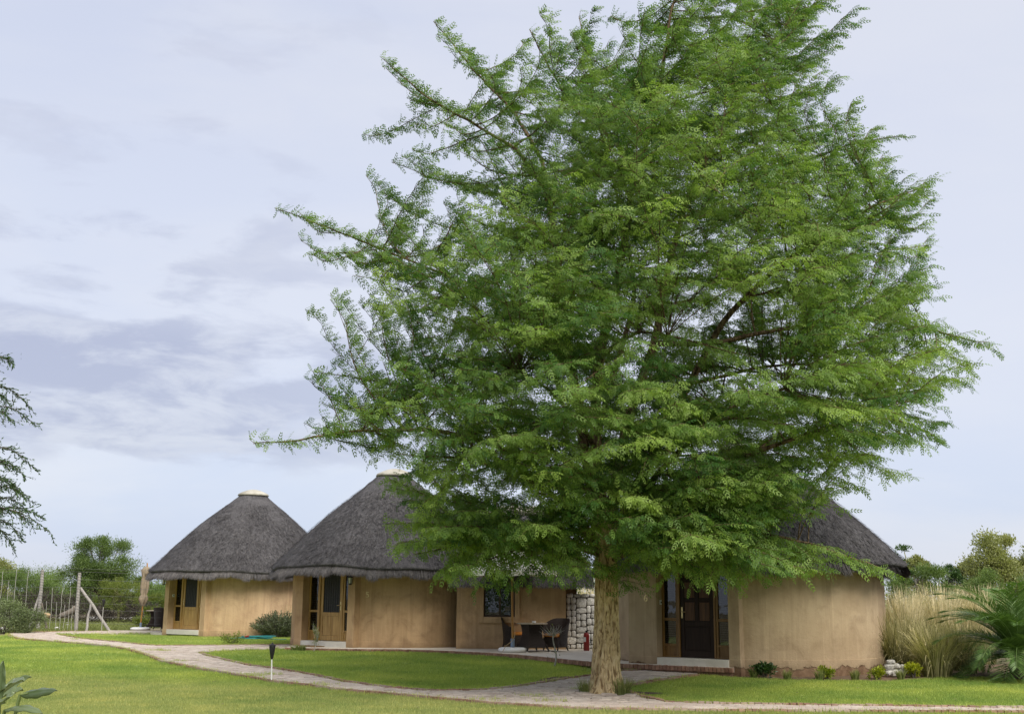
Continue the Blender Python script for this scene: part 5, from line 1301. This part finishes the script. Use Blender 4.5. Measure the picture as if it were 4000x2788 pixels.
V, Q, t_ = thicket('belt', -75, 75, 120, 9, 4.0, 22000, .36, m_leaf_ac, 9, .6, .4)
props(link('distant_bush_belt', npmesh('distant_bush_belt', V, Q, t_), m_leaf_ac), 'distant continuous belt of green thorn bush along the horizon', 'bushes', None, 'stuff')
V, Q, t_ = thicket('garden', -45, 45, -24, 5, 9.0, 14000, .7, m_leaf_ac, 13, .4, .4)
props(link('garden_trees', npmesh('garden_trees', V, Q, t_), m_leaf_ac), 'dense garden trees standing behind the viewpoint, seen only mirrored in window panes', 'trees', None, 'stuff')
# two grey-green shrubs in the rough grass
bush('wild_shrub', 'open grey green shrub with dark stems at the left frame edge, nearest the path end', 'shrub', far(28, 43.6), wid(85, 44), .7, hgt(20, 2352, 42) - .02, 1300, .07, m_leaf_gy, m_greybark, 71, 'shrubs in the rough grass', blobs=15, low=.25, tint=(.55, .25))
bush('wild_shrub', 'dense low grey green shrub beside the left fence post', 'shrub', far(118, 43.4), wid(66, 43), .6, hgt(110, 2372, 42) - .02, 1500, .07, m_leaf_gy, m_greybark, 72, 'shrubs in the rough grass', blobs=15, low=.12, tint=(.4, .25))
def spiky(name, label, base, rx, h, n, mat, seed, cat='shrub'):
    r = np.random.RandomState(seed); base = np.array(base); root = thing(name, label, cat, base); b = MB(); Pp = []; D = []
    for i in range(n):
        q = r.rand() * 2 * math.pi; s = math.sqrt(r.rand()); top = np.array([rx * s * math.cos(q), rx * .7 * s * math.sin(q), h * (1.02 - .55 * s * s) * r.uniform(.75, 1.05)]); s0 = top * [.25, .25, 0]
        t = np.linspace(0, 1, 5)[:, None]; pth = base + s0 + (top - s0) * t; b.tube(pth, np.linspace(.008, .003, 5), 4, False); d = nrm(top - s0)
        for u in np.linspace(.22, 1, 26): Pp.append(base + s0 + (top - s0) * u); D.append(d * .8 + r.normal(0, .6, 3) + [0, 0, .15])
    b.build('stems', m_greybark, root); m_ = len(Pp); V, Q = leafquads(np.array(Pp), np.array(D), rand_dirs(m_, r), r.uniform(.06, .12, m_), r.uniform(.020, .034, m_))
    link_stuff('foliage', V, Q, np.repeat(np.clip(r.normal(.45, .25, m_), 0, 1), 4), mat, root)
spiky('rosemary_shrub', 'rounded dusty grey green shrub at wall corner between the farthest and middle huts', atb(1085, 2489), 1.0 * wid(80, 40.5) / .70, 0.90, 330, m_leaf_gg, 81)

# right background
for i, (u, Y, px, top, mat, n, lf, lb, th, nm, tn) in enumerate([
    (3935, 48, 150, 2080, m_leaf_ol, 9000, .11, 'olive yellow broadleaf tree with visible dark limbs at upper right edge', 1.1, 'broadleaf_tree', .5),
    (3800, 52, 85, 2190, m_leaf_ol, 3600, .11, 'lower olive bush left of the olive yellow tree on the right', .9, 'broadleaf_tree', .35),
    (3585, 52, 60, 2150, m_leaf_ol, 2600, .10, 'pale loose leaved tree just right of the tan hut roof', 1.2, 'broadleaf_tree', .55),
    (3710, 44, 62, 2188, m_leaf_bd, 4200, .09, 'bright green dense acacia behind the dry grass clumps', .9, 'acacia_tree', .85),
    (3640, 40, 100, 2205, m_leaf_ac, 4600, .08, 'grey green thorn bush right behind the dry grass clumps', None, 'thorn_bush', .45),
    (3500, 36, 75, 2240, m_leaf_ac, 4200, .07, 'grey green thorn bush pressed against the right side of the tan hut', None, 'thorn_bush', .35),
    (3830, 42, 110, 2222, m_leaf_ac, 4600, .08, 'mid green thorn bush behind the palm leaves', None, 'thorn_bush', .6),
    (3990, 40, 95, 2222, m_leaf_ac, 4600, .08, 'green thorn bush behind palm at the right frame edge', None, 'thorn_bush', .5)]):
    bush(nm, lb, 'tree' if th else 'bush', far(u, Y), wid(px, Y), wid(px, Y) * .75, hgt(u, top, Y), n, lf, mat, m_greybark, 90 + i, blobs=28 if th else 18, low=1.0 if th else .2, trunk_h=th, tint=(tn, .24), asp=.5 if mat is m_leaf_ol else .3)
bush('thorn_tree', 'small leafy twig top of thorn tree showing above the right slope of the tan roof', 'tree', far(3525, 40), wid(48, 40), .3, hgt(3525, 2092, 40), 700, .09, m_leaf_dk, m_palebark, 105, blobs=9, low=2.0, trunk_h=1.6, flat=.4, tint=(.6, .2))
bush('thorn_bush', 'green bush seen over the stone wall between annex and trunk', 'bush', far(2290, 42), 1.6, 1.0, hgt(2290, 2262, 42), 3600, .08, m_leaf_ac, m_greybark, 106, blobs=16, tint=(.55, .25), asp=.3)

def grass_clump(label, base, rad, h, n, mat, seed, group, lean=1.0, plumes=0, w=.014):
    r = np.random.RandomState(seed); base = np.array(base, float); root = thing('grass_clump', label, 'grass clump', base, group)
    q = r.rand(n) * 2 * math.pi; s = r.rand(n) ** .7; th = s * lean * (1 + .32 * r.normal(0, 1, n)); ln = h * r.uniform(.7, 1.12, n) * (1 + .08 * s)
    d0 = np.stack([np.cos(q), np.sin(q), np.zeros(n)], -1); b0 = base + d0 * (rad * .75 * np.sqrt(r.rand(n)))[:, None] * np.array([1, .7, 1])
    segs = 6; V = []; side = np.stack([-np.sin(q + r.normal(0, .8, n)), np.cos(q), np.zeros(n)], -1); p = b0.copy(); V = np.zeros((n, segs + 1, 2, 3))
    side0 = side; jit = r.normal(0, 1, n); bend = r.lognormal(0, .35, n)
    for i in range(segs + 1):
        ww = (w * (1 - (i / segs) ** 2) + .0015)
        V[:, i, 0] = p - side * ww / 2; V[:, i, 1] = p + side * ww / 2
        a = th * (.25 + 1.15 * bend * (i / segs) ** 1.3); a = np.minimum(a, 2.7); p = p + (nrm(d0 + side0 * (jit * .45 * i / segs)[:, None]) * np.sin(a)[:, None] + np.array([0, 0, 1.0]) * np.cos(a)[:, None]) * (ln / segs)[:, None]; p[:, 2] = np.maximum(p[:, 2], base[2] + .03)
    idx = np.arange(n)[:, None] * (segs + 1) * 2 + np.arange(segs)[None] * 2; Q = np.stack([idx, idx + 1, idx + 3, idx + 2], -1).reshape(-1, 4)
    tn = np.clip(r.normal(.45, .30, n)[:, None] + np.linspace(-.30, .35, segs + 1)[None] + 0 * s[:, None], 0, 1)
    link_stuff('blades', V.reshape(-1, 3), Q, np.repeat(tn.reshape(-1), 2), mat, root)
    if plumes:
        Pp = []; D = []
        for _ in range(plumes):
            k = r.randint(n); e = V[k, -2, 0]; d = nrm(V[k, -1, 0] - V[k, -4, 0]) + [0, 0, .6]; d = nrm(d)
            for u in np.linspace(0, .16, 16):
                for _ in range(3): Pp.append(e + d * u); D.append(d + r.normal(0, .5, 3))
        m_ = len(Pp); Vq, Qq = leafquads(np.array(Pp), np.array(D), rand_dirs(m_, r), np.full(m_, .035), np.full(m_, .006)); link_stuff('seed_heads', Vq, Qq, np.full(4 * m_, 1.0), m_dry, root)
GG = 'tall dry fountain grass clumps'
def gc(u, v, Y): p = P(u, v, Y); p[2] = float(g(p[0], Y)); return p
grass_clump('tall straw coloured grass clump nearest the tan hut, with upright stalks', gc(3545, 2600, 29.5), .42, 1.72, 900, m_dry, 201, GG, .50, 34)
grass_clump('tall straw coloured grass clump in the middle of the row behind', gc(3690, 2600, 29.8), .42, 1.76, 900, m_dry, 202, GG, .48, 40)
grass_clump('tall straw coloured grass clump half hidden behind the palm', gc(3845, 2600, 30.0), .42, 1.76, 900, m_dry, 203, GG, .48, 24)
grass_clump('fallen over tangled grass clump at the corner of the tan hut above the stones', gc(3505, 2600, 27.4), .45, 1.3, 900, m_drygreen, 204, GG, 1.45, 4)
grass_clump('greenish rounded grass clump in front of the tall straw coloured ones', gc(3660, 2640, 25.9), .40, 1.10, 1000, m_dryround, 205, GG, 1.3, 10)
grass_clump('mid height grass clump between the rounded clump and the palm', gc(3775, 2620, 27.8), .5, 1.2, 850, m_drygreen, 206, GG, 1.25, 8)
grass_clump('straw and green grass clump filling the gap behind the rounded clump', gc(3610, 2620, 28.0), .5, 1.25, 850, m_drygreen, 209, GG, 1.3, 8)
grass_clump('dry grass clump behind the dusty grey green shrub at the middle hut', gc(1118, 2470, 43.0), .3, 1.15, 260, m_dry, 207, None, .6, 3)
grass_clump('dry grass showing over the stone wall behind the annex', gc(2305, 2400, 38.5), .5, 2.0, 700, m_dry, 208, None, .5, 3)

def palm():
    r = np.random.RandomState(12); Yp = 25.4; base = P(3985, 2620, Yp); base[2] = float(g(base[0], Yp)); root = thing('date_palm', 'young date palm with dark green arching fronds at right edge of the lawn', 'palm', base)
    MB().tube([base - [0, 0, .1], base + [0, 0, .25], base + [0, 0, .55]], [.20, .22, .14], 12).build('trunk', m_log, root)
    c = base + np.array([0, 0, .45])
    spec = []
    for az in np.linspace(0, 360, 18, endpoint=False): spec.append((az + r.normal(0, 7), r.uniform(52, 72), r.uniform(1.75, 2.1)))
    for az in np.linspace(10, 370, 18, endpoint=False): spec.append((az + r.normal(0, 9), r.uniform(22, 46), r.uniform(1.6, 2.0)))
    for az in np.linspace(0, 360, 13, endpoint=False): spec.append((az + r.normal(0, 7), r.uniform(2, 16), r.uniform(1.5, 1.75)))
    for az in (90, 200, 300, 150, 250, 20, 180, 235, 330): spec.append((az, r.uniform(70, 84), 2.25))
    for az, el, ln in spec:
        a, e = R(az), R(el); h = np.array([math.cos(a), math.sin(a), 0]); n = 22; pts = [c.copy()]; ang = e
        for i in range(n): pts.append(pts[-1] + (h * math.cos(ang) + np.array([0, 0, 1]) * math.sin(ang)) * ln / n); ang -= R(2.6 + 2.4 * i / n)
        pts = np.array(pts); pts[:, 2] = np.maximum(pts[:, 2], base[2] + .06); b = MB(); b.tube(pts, np.linspace(.016, .004, len(pts)), 4, False)
        sd_ = np.array([-math.sin(a), math.cos(a), 0]); V0 = len(b.v); tn = [0.75] * V0
        for i in range(3, n + 1):
            for k in (0, .25, .5, .75):
                p = pts[i] * (1 - k) + pts[min(i + 1, n)] * k; d = nrm(pts[i] - pts[i - 1]); upv = np.cross(d, sd_); upv *= np.sign(upv[2] + 1e-6)
                f = (i + k) / n; L = .46 * math.sin(math.pi * (.18 + .74 * f)) + .05
                for s in (-1, 1):
                    ld = nrm(d * (.62 + .5 * f) + sd_ * s * .85 + upv * (.38 - .2 * f) + r.normal(0, .06, 3)); w = nrm(np.cross(ld, upv)) * .0095; e_ = p + ld * L + np.array([0, 0, -.10 * L]); md = p + ld * L * .4
                    e_[2] = max(e_[2], base[2] + .02)
                    b.add([p, md + w, e_, md - w], [(0, 1, 2, 3)]); tn += [np.clip(r.normal(.5, .2), 0, 1)] * 4
        o = b.build('frond', m_palm, root); at_ = o.data.attributes.new('tint', 'FLOAT', 'POINT'); at_.data.foreach_set('value', np.array(tn, np.float32))
palm()

# small garden plants
GS = 'young shrubs along the tan hut wall'
bush('garden_shrub', 'dark green young shrub by the terrace corner, the leftmost along the wall', 'shrub', PG(2983, 2650), .19, .15, .30, 300, .065, m_leaf_bd, m_greybark, 301, GS, blobs=9, low=.1, asp=.6)
bush('garden_shrub', 'yellow green young shrub in the middle of the tan hut wall', 'shrub', PG(3234, 2652), .17, .13, .24, 240, .055, m_leaf_br, m_greybark, 302, GS, blobs=8, low=.08, tint=(.3, .25), asp=.6)
bush('garden_shrub', 'yellow green young shrub at the right end of the tan hut wall', 'shrub', PG(3428, 2652), .17, .13, .25, 240, .055, m_leaf_br, m_greybark, 303, GS, blobs=8, low=.08, tint=(.45, .25), asp=.6)
bush('garden_shrub', 'brightest yellow shrub in front of the stone heap', 'shrub', PG(3573, 2648), .16, .13, .27, 240, .055, m_leaf_br, m_greybark, 304, GS, blobs=8, low=.08, tint=(.8, .2), asp=.6)
bush('garden_shrub', 'small green sprig at the base of the farthest hut wall', 'shrub', PG(817, 2480), .32, .2, .38, 260, .09, m_leaf_yl, m_greybark, 305, None, blobs=8, low=.06, tint=(.3, .2), asp=.6)
bush('garden_shrub', 'low yellow green weed on the lawn left of the coiled hose', 'shrub', PG(905, 2515), .35, .25, .26, 260, .06, m_leaf_yl, m_greybark, 306, None, blobs=8, low=.05, tint=(.6, .2))
GT2 = 'grassy tufts in the bed along the tan hut'
for i, (u, v, lb) in enumerate(((2946, 2650, 'small grass tuft in the soil bed left of the dark green shrub'), (3075, 2656, 'small grass tuft in the soil bed right of the dark green shrub'), (3202, 2656, 'small grass tuft beside the middle yellow green shrub'),
                                (3342, 2656, 'small grass tuft between the two yellow green shrubs'), (3520, 2654, 'small grass tuft below the stone heap'))):
    grass_clump(lb, PG(u, v), .10, .22, 90, m_rough, 320 + i, GT2, .9)
grass_clump('grassy weed growing at the left foot of the big trunk', PG(2300, 2716), .22, .30, 260, m_rough, 330, 'weeds at the foot of the trunk', .9, 0, .007)
grass_clump('grassy weed growing at the right foot of the big trunk', PG(2425, 2722), .22, .34, 300, m_rough, 331, 'weeds at the foot of the trunk', .9, 0, .007)
grass_clump('green tuft at the lawn edge before the middle hut door', PG(1165, 2542), .25, .18, 220, m_rough, 332, None, 1.1)

def sapling(label, u, v, h, stem_r, mat, leafy, seed, bare=False):
    r = np.random.RandomState(seed); p = PG(u, v); root = thing('sapling', label, 'sapling', p); b = MB(); k = np.linspace(0, 1, 9)
    st = np.stack([.04 * np.sin(k * 5 + seed), .02 * np.sin(k * 4), h * .62 * k], -1) + p; b.tube(st, np.linspace(stem_r, stem_r * .6, 9), 7); Pp = []; D = []
    for i in range(46 if bare else 34):
        s0 = st[-1] if bare else st[int(3 + 5 * r.rand())]; q = r.rand() * 6.28; e = s0 + np.array([math.cos(q) * r.uniform(.05, .36 if bare else .13), math.sin(q) * r.uniform(.05, .3 if bare else .1), r.uniform(.04, .42 if bare else .5) * h * .55])
        m_ = (s0 + e) / 2 + r.normal(0, .02, 3) - [0, 0, .03]; b.tube([s0, m_, e], [.006, .004, .0022], 4, False)
        for u_ in np.linspace(.3, 1, 3 if bare else 7):
            if r.rand() < leafy: Pp.append(s0 + (e - s0) * u_); D.append(r.normal(0, 1, 3) + [0, 0, .4])
    for _ in range(26 if bare else 10): Pp.append(p + [r.normal(0, .10), r.normal(0, .06), r.uniform(.05, .35)]); D.append(r.normal(0, 1, 3))
    b.build('stem', m_palestem, root, smooth=True); n = len(Pp); V, Q = leafquads(np.array(Pp), np.array(D), rand_dirs(n, r), r.uniform(.03, .06, n), r.uniform(.012, .022, n))
    link_stuff('foliage', V, Q, np.repeat(r.rand(n), 4), mat, root)
m_palestem = simple('pale_sapling_bark', (0.30, 0.28, 0.25), (0.46, 0.44, 0.40), 12, 0.9, 0.3)
sapling('slim sapling with yellow green upright twigs in front of the middle hut door', 1230, 2546, .98, .012, m_leaf_yl, .9, 401)
sapling('nearly bare whitish sapling in front of the right wicker chair', 2166, 2604, 1.15, .022, m_leaf_yl, .12, 402, True)

# broad-leaved plant near the camera, lower left corner
def broad_plant():
    r = np.random.RandomState(6); Yq = 8.6; base = P(-40, 3000, Yq); base[2] = 0.0; root = thing('broadleaf_plant', 'large waxy banana like leaves of plant close by in the lower left corner', 'plant', base)
    def leaf(tip, mid, stem, wd, cup, lit_tone, nrm_up):
        a, b_, c = P(*stem), P(*mid), P(*tip); n = 16; t = np.linspace(0, 1, n)[:, None]; ax = a * (1 - t) ** 2 + 2 * (2 * b_ - (a + c) / 2) * t * (1 - t) + c * t * t
        T_ = nrm(np.gradient(ax, axis=0)); S = nrm(np.cross(T_, np.array(nrm_up, float))); U = np.cross(S, T_); V = []; K = 9
        for i in range(n):
            w = wd * (math.sin(math.pi * min(1, (i / (n - 1)) ** .8)) ** .75) + .002
            w *= .66
            for j in range(K):
                q = (j / (K - 1)) * 2 - 1; V.append(ax[i] + S[i] * q * w + U[i] * (cup * q * q * w - .01 * (abs(q) < .1) + .006 * math.sin(i * 1.3 + q * 2) * abs(q)))
        i = np.arange(n - 1)[:, None] * K; j = np.arange(K - 1)[None]; Q = np.stack([i + j, i + j + 1, i + K + j + 1, i + K + j], -1).reshape(-1, 4)
        o = link('leaf', npmesh('leaf', np.array(V) - base, Q, np.clip(np.full(len(V), lit_tone) + r.normal(0, .03, len(V)), 0, 1), True), m_broad, root)  # one tint per leaf: upturned leaves coloured paler, as if lit
        sm = o.modifiers.new('thickness', 'SOLIDIFY'); sm.thickness = .003
        st = MB(); st.tube([base + [0, 0, .05], (base + a) / 2 + [.02, 0, .12], a, ax[3]], [.022, .016, .012, .006], 6); st.build('leaf_stalk', m_stalk, root, smooth=True)
    leaf((12, 2578, Yq), (2, 2660, Yq), (-6, 2740, Yq), .055, .5, .3, (0.2, -1, .2))
    leaf((93, 2655, Yq - .1), (48, 2672, Yq), (-20, 2730, Yq + .1), .075, .35, .95, (0, -.55, 1))
    leaf((222, 2694, Yq - .2), (150, 2698, Yq - .1), (78, 2712, Yq), .060, -.55, .25, (0, -.9, .6))
    leaf((90, 2690, Yq + .2), (50, 2700, Yq + .2), (0, 2722, Yq + .2), .06, .4, .7, (0, -.5, 1))
    leaf((168, 2786, Yq - .3), (90, 2757, Yq - .2), (18, 2772, Yq), .062, -.4, .8, (0, -.6, 1))
    leaf((120, 2640, Yq + .3), (60, 2668, Yq + .3), (-10, 2720, Yq + .2), .055, .4, .6, (0, -.8, .6))
    leaf((60, 2700, Yq - .3), (25, 2725, Yq - .3), (-25, 2765, Yq - .2), .05, .3, .85, (0, -.6, 1))
    leaf((20, 2740, Yq - .2), (0, 2745, Yq - .2), (-40, 2760, Yq - .2), .05, .3, .6, (0, -.6, 1))
    leaf((-60, 2560, Yq), (-50, 2650, Yq), (-30, 2760, Yq), .08, .4, .5, (0.2, -1, .2))
m_stalk = simple('green_stalk', (0.10, 0.14, 0.05), (0.17, 0.22, 0.08), 8, 0.5)
broad_plant()

# ------------------------------------------------------------------ grass (instanced tufts on the lawns and rough field)
def tuft(name, mat, n, h, spread, seed, w):
    r = np.random.RandomState(seed); V = []; Fs = []; tn = []
    for i in range(n):
        q = r.rand() * 6.28; p = np.array([r.normal(0, spread), r.normal(0, spread), 0]); d = np.array([math.cos(q), math.sin(q), 0]); s = np.array([-d[1], d[0], 0]) * w; hh = h * r.uniform(.6, 1.15); l = hh * r.uniform(.1, .7); k = len(V)
        V += [p - s, p + s, p + s * .7 + d * l * .35 + [0, 0, hh * .6], p - s * .7 + d * l * .35 + [0, 0, hh * .6], p + d * l + [0, 0, hh]]; Fs += [(k, k + 1, k + 2, k + 3), (k + 3, k + 2, k + 4)]; tn += [r.rand()] * 5
    me = bpy.data.meshes.new(name); me.from_pydata([tuple(v) for v in V], [], Fs); me.update(); me.materials.append(mat)
    a = me.attributes.new('tint', 'FLOAT', 'POINT'); a.data.foreach_set('value', np.array(tn, np.float32))
    return bpy.data.objects.new(name, me)
def scatter(name, pts, proto, label, seed, smin=.7, smax=1.3):
    r = np.random.RandomState(seed); n = len(pts); me = bpy.data.meshes.new(name); me.vertices.add(n); me.vertices.foreach_set('co', pts.astype(np.float32).ravel())
    for nm_, arr in (('rz', r.rand(n) * 6.28), ('sc', r.uniform(smin, smax, n))):
        a = me.attributes.new(nm_, 'FLOAT', 'POINT'); a.data.foreach_set('value', arr.astype(np.float32))
    o = link(name, me, None); props(o, label, 'grass', None, 'stuff')
    ng = bpy.data.node_groups.new(name, 'GeometryNodeTree'); ng.interface.new_socket('Geometry', in_out='INPUT', socket_type='NodeSocketGeometry'); ng.interface.new_socket('Geometry', in_out='OUTPUT', socket_type='NodeSocketGeometry')
    N, L = ng.nodes, ng.links; gi = N.new('NodeGroupInput'); go = N.new('NodeGroupOutput'); m2p = N.new('GeometryNodeMeshToPoints'); L.new(gi.outputs[0], m2p.inputs['Mesh'])
    oi = N.new('GeometryNodeObjectInfo'); oi.inputs['Object'].default_value = proto; ip = N.new('GeometryNodeInstanceOnPoints'); L.new(m2p.outputs[0], ip.inputs['Points']); L.new(oi.outputs['Geometry'], ip.inputs['Instance'])
    def na(nm_):
        a = N.new('GeometryNodeInputNamedAttribute'); a.data_type = 'FLOAT'; a.inputs['Name'].default_value = nm_; return a.outputs['Attribute']
    cx = N.new('ShaderNodeCombineXYZ'); L.new(na('rz'), cx.inputs[2]); L.new(cx.outputs[0], ip.inputs['Rotation']); cs = N.new('ShaderNodeCombineXYZ')
    for i in range(3): L.new(na('sc'), cs.inputs[i])
    L.new(cs.outputs[0], ip.inputs['Scale']); L.new(ip.outputs[0], go.inputs[0]); md = o.modifiers.new('tufts', 'NODES'); md.node_group = ng
    return o
def lawn_points(n, ymin, ymax, seed, poly, excl):
    r = np.random.RandomState(seed); y = ymin * (ymax / ymin) ** r.rand(n); x = r.uniform(-1, 1, n) * y * 2120 / 4597; p = np.stack([x, y], -1)
    if poly is not None: p = p[inside(p, poly)]
    for e in excl: p = p[~inside(p, e)]
    return np.column_stack([p, g(p[:, 0], p[:, 1])])
EX = [PATH, SOIL, TS]
t1 = tuft('grass_tuft', m_blade, 9, .050, .022, 1, .0028); 
pts = lawn_points(240000, 15.2, 43, 1, LAWN, EX); scatter('grass', pts, t1, 'short mown green grass of the lawns on both sides of the path', 1)
t3 = tuft('rough_grass_tuft', m_rough, 9, .13, .06, 3, .006)
FIELD = [PG(*p)[:2] for p in [(-300, 2478), (30, 2474), (225, 2468), (505, 2462)]] + [np.array([P(640, 2400, 64)[0], 64.0]), np.array([P(-300, 2400, 64)[0], 64.0])]
pts = lawn_points(90000, 40, 64, 3, FIELD, []); scatter('rough_grass', pts, t3, 'rough uncut grass of the field beyond the path at left', 3, .5, 1.5)
# ragged longer grass along path and wall edges
er = np.random.RandomState(8); ep = []
for seq, sgn in ((LOW, 1), (MIDUP, 1), (RIGHT, 1), (STRIP, 1)):
    q = [PG(*p)[:2] for p in seq]
    for a, b in zip(q[:-1], q[1:]):
        l = np.linalg.norm(b - a); d = (b - a) / l; nn = np.array([-d[1], d[0]])
        for _ in range(int(l * 34)):
            c = a + d * l * er.rand() + nn * er.normal(0, .045); ep.append(c)
for u_, v_ in ((690, 2587), (600, 2544), (720, 2612), (800, 2640), (960, 2640), (1000, 2646), (1060, 2640), (1250, 2680), (1900, 2740), (2080, 2725), (2150, 2745), (300, 2500), (640, 2546), (2260, 2700)):
    c = PG(u_, v_)[:2]
    for _ in range(26): ep.append(c + er.normal(0, 1, 2) * [.16, .10])
ep = np.array(ep); scatter('edge_grass', np.column_stack([ep, g(ep[:, 0], ep[:, 1])]), tuft('edge_tuft', m_blade, 9, .085, .025, 5, .0035), 'ragged longer grass creeping over the edges of the paved path', 9)

# fallen leaves and weeds on the paving and lawn
def litter():
    r = np.random.RandomState(3); n = 2200; y = r.uniform(15.5, 24, n); x = r.uniform(-8, 9, n); z = g(x, y) + .055; dist = np.hypot(x - TREE0[0], y - TREE0[1]); ok = r.rand(n) < np.exp(-dist / 2.2) * 1.1 + .06
    p = np.stack([x, y, z], -1)[ok]; m_ = len(p); d = nrm(np.stack([r.normal(0, 1, m_), r.normal(0, 1, m_), r.normal(0, .1, m_)], -1)); V, Q = leafquads(p, d, np.tile([0, 0, 1.0], (m_, 1)) + r.normal(0, .2, (m_, 3)), r.uniform(.03, .08, m_), r.uniform(.015, .04, m_))
    props(link('leaf_litter', npmesh('leaf_litter', V, Q, np.repeat(r.rand(m_), 4)), m_litter), 'scattered fallen leaf bits on paving and lawn around the trunk', 'leaf litter', None, 'stuff')
m_litter = leafmat('fallen_leaf', (0.06, 0.045, 0.025), (0.22, 0.19, 0.09), 0.1, 0.8)
litter()
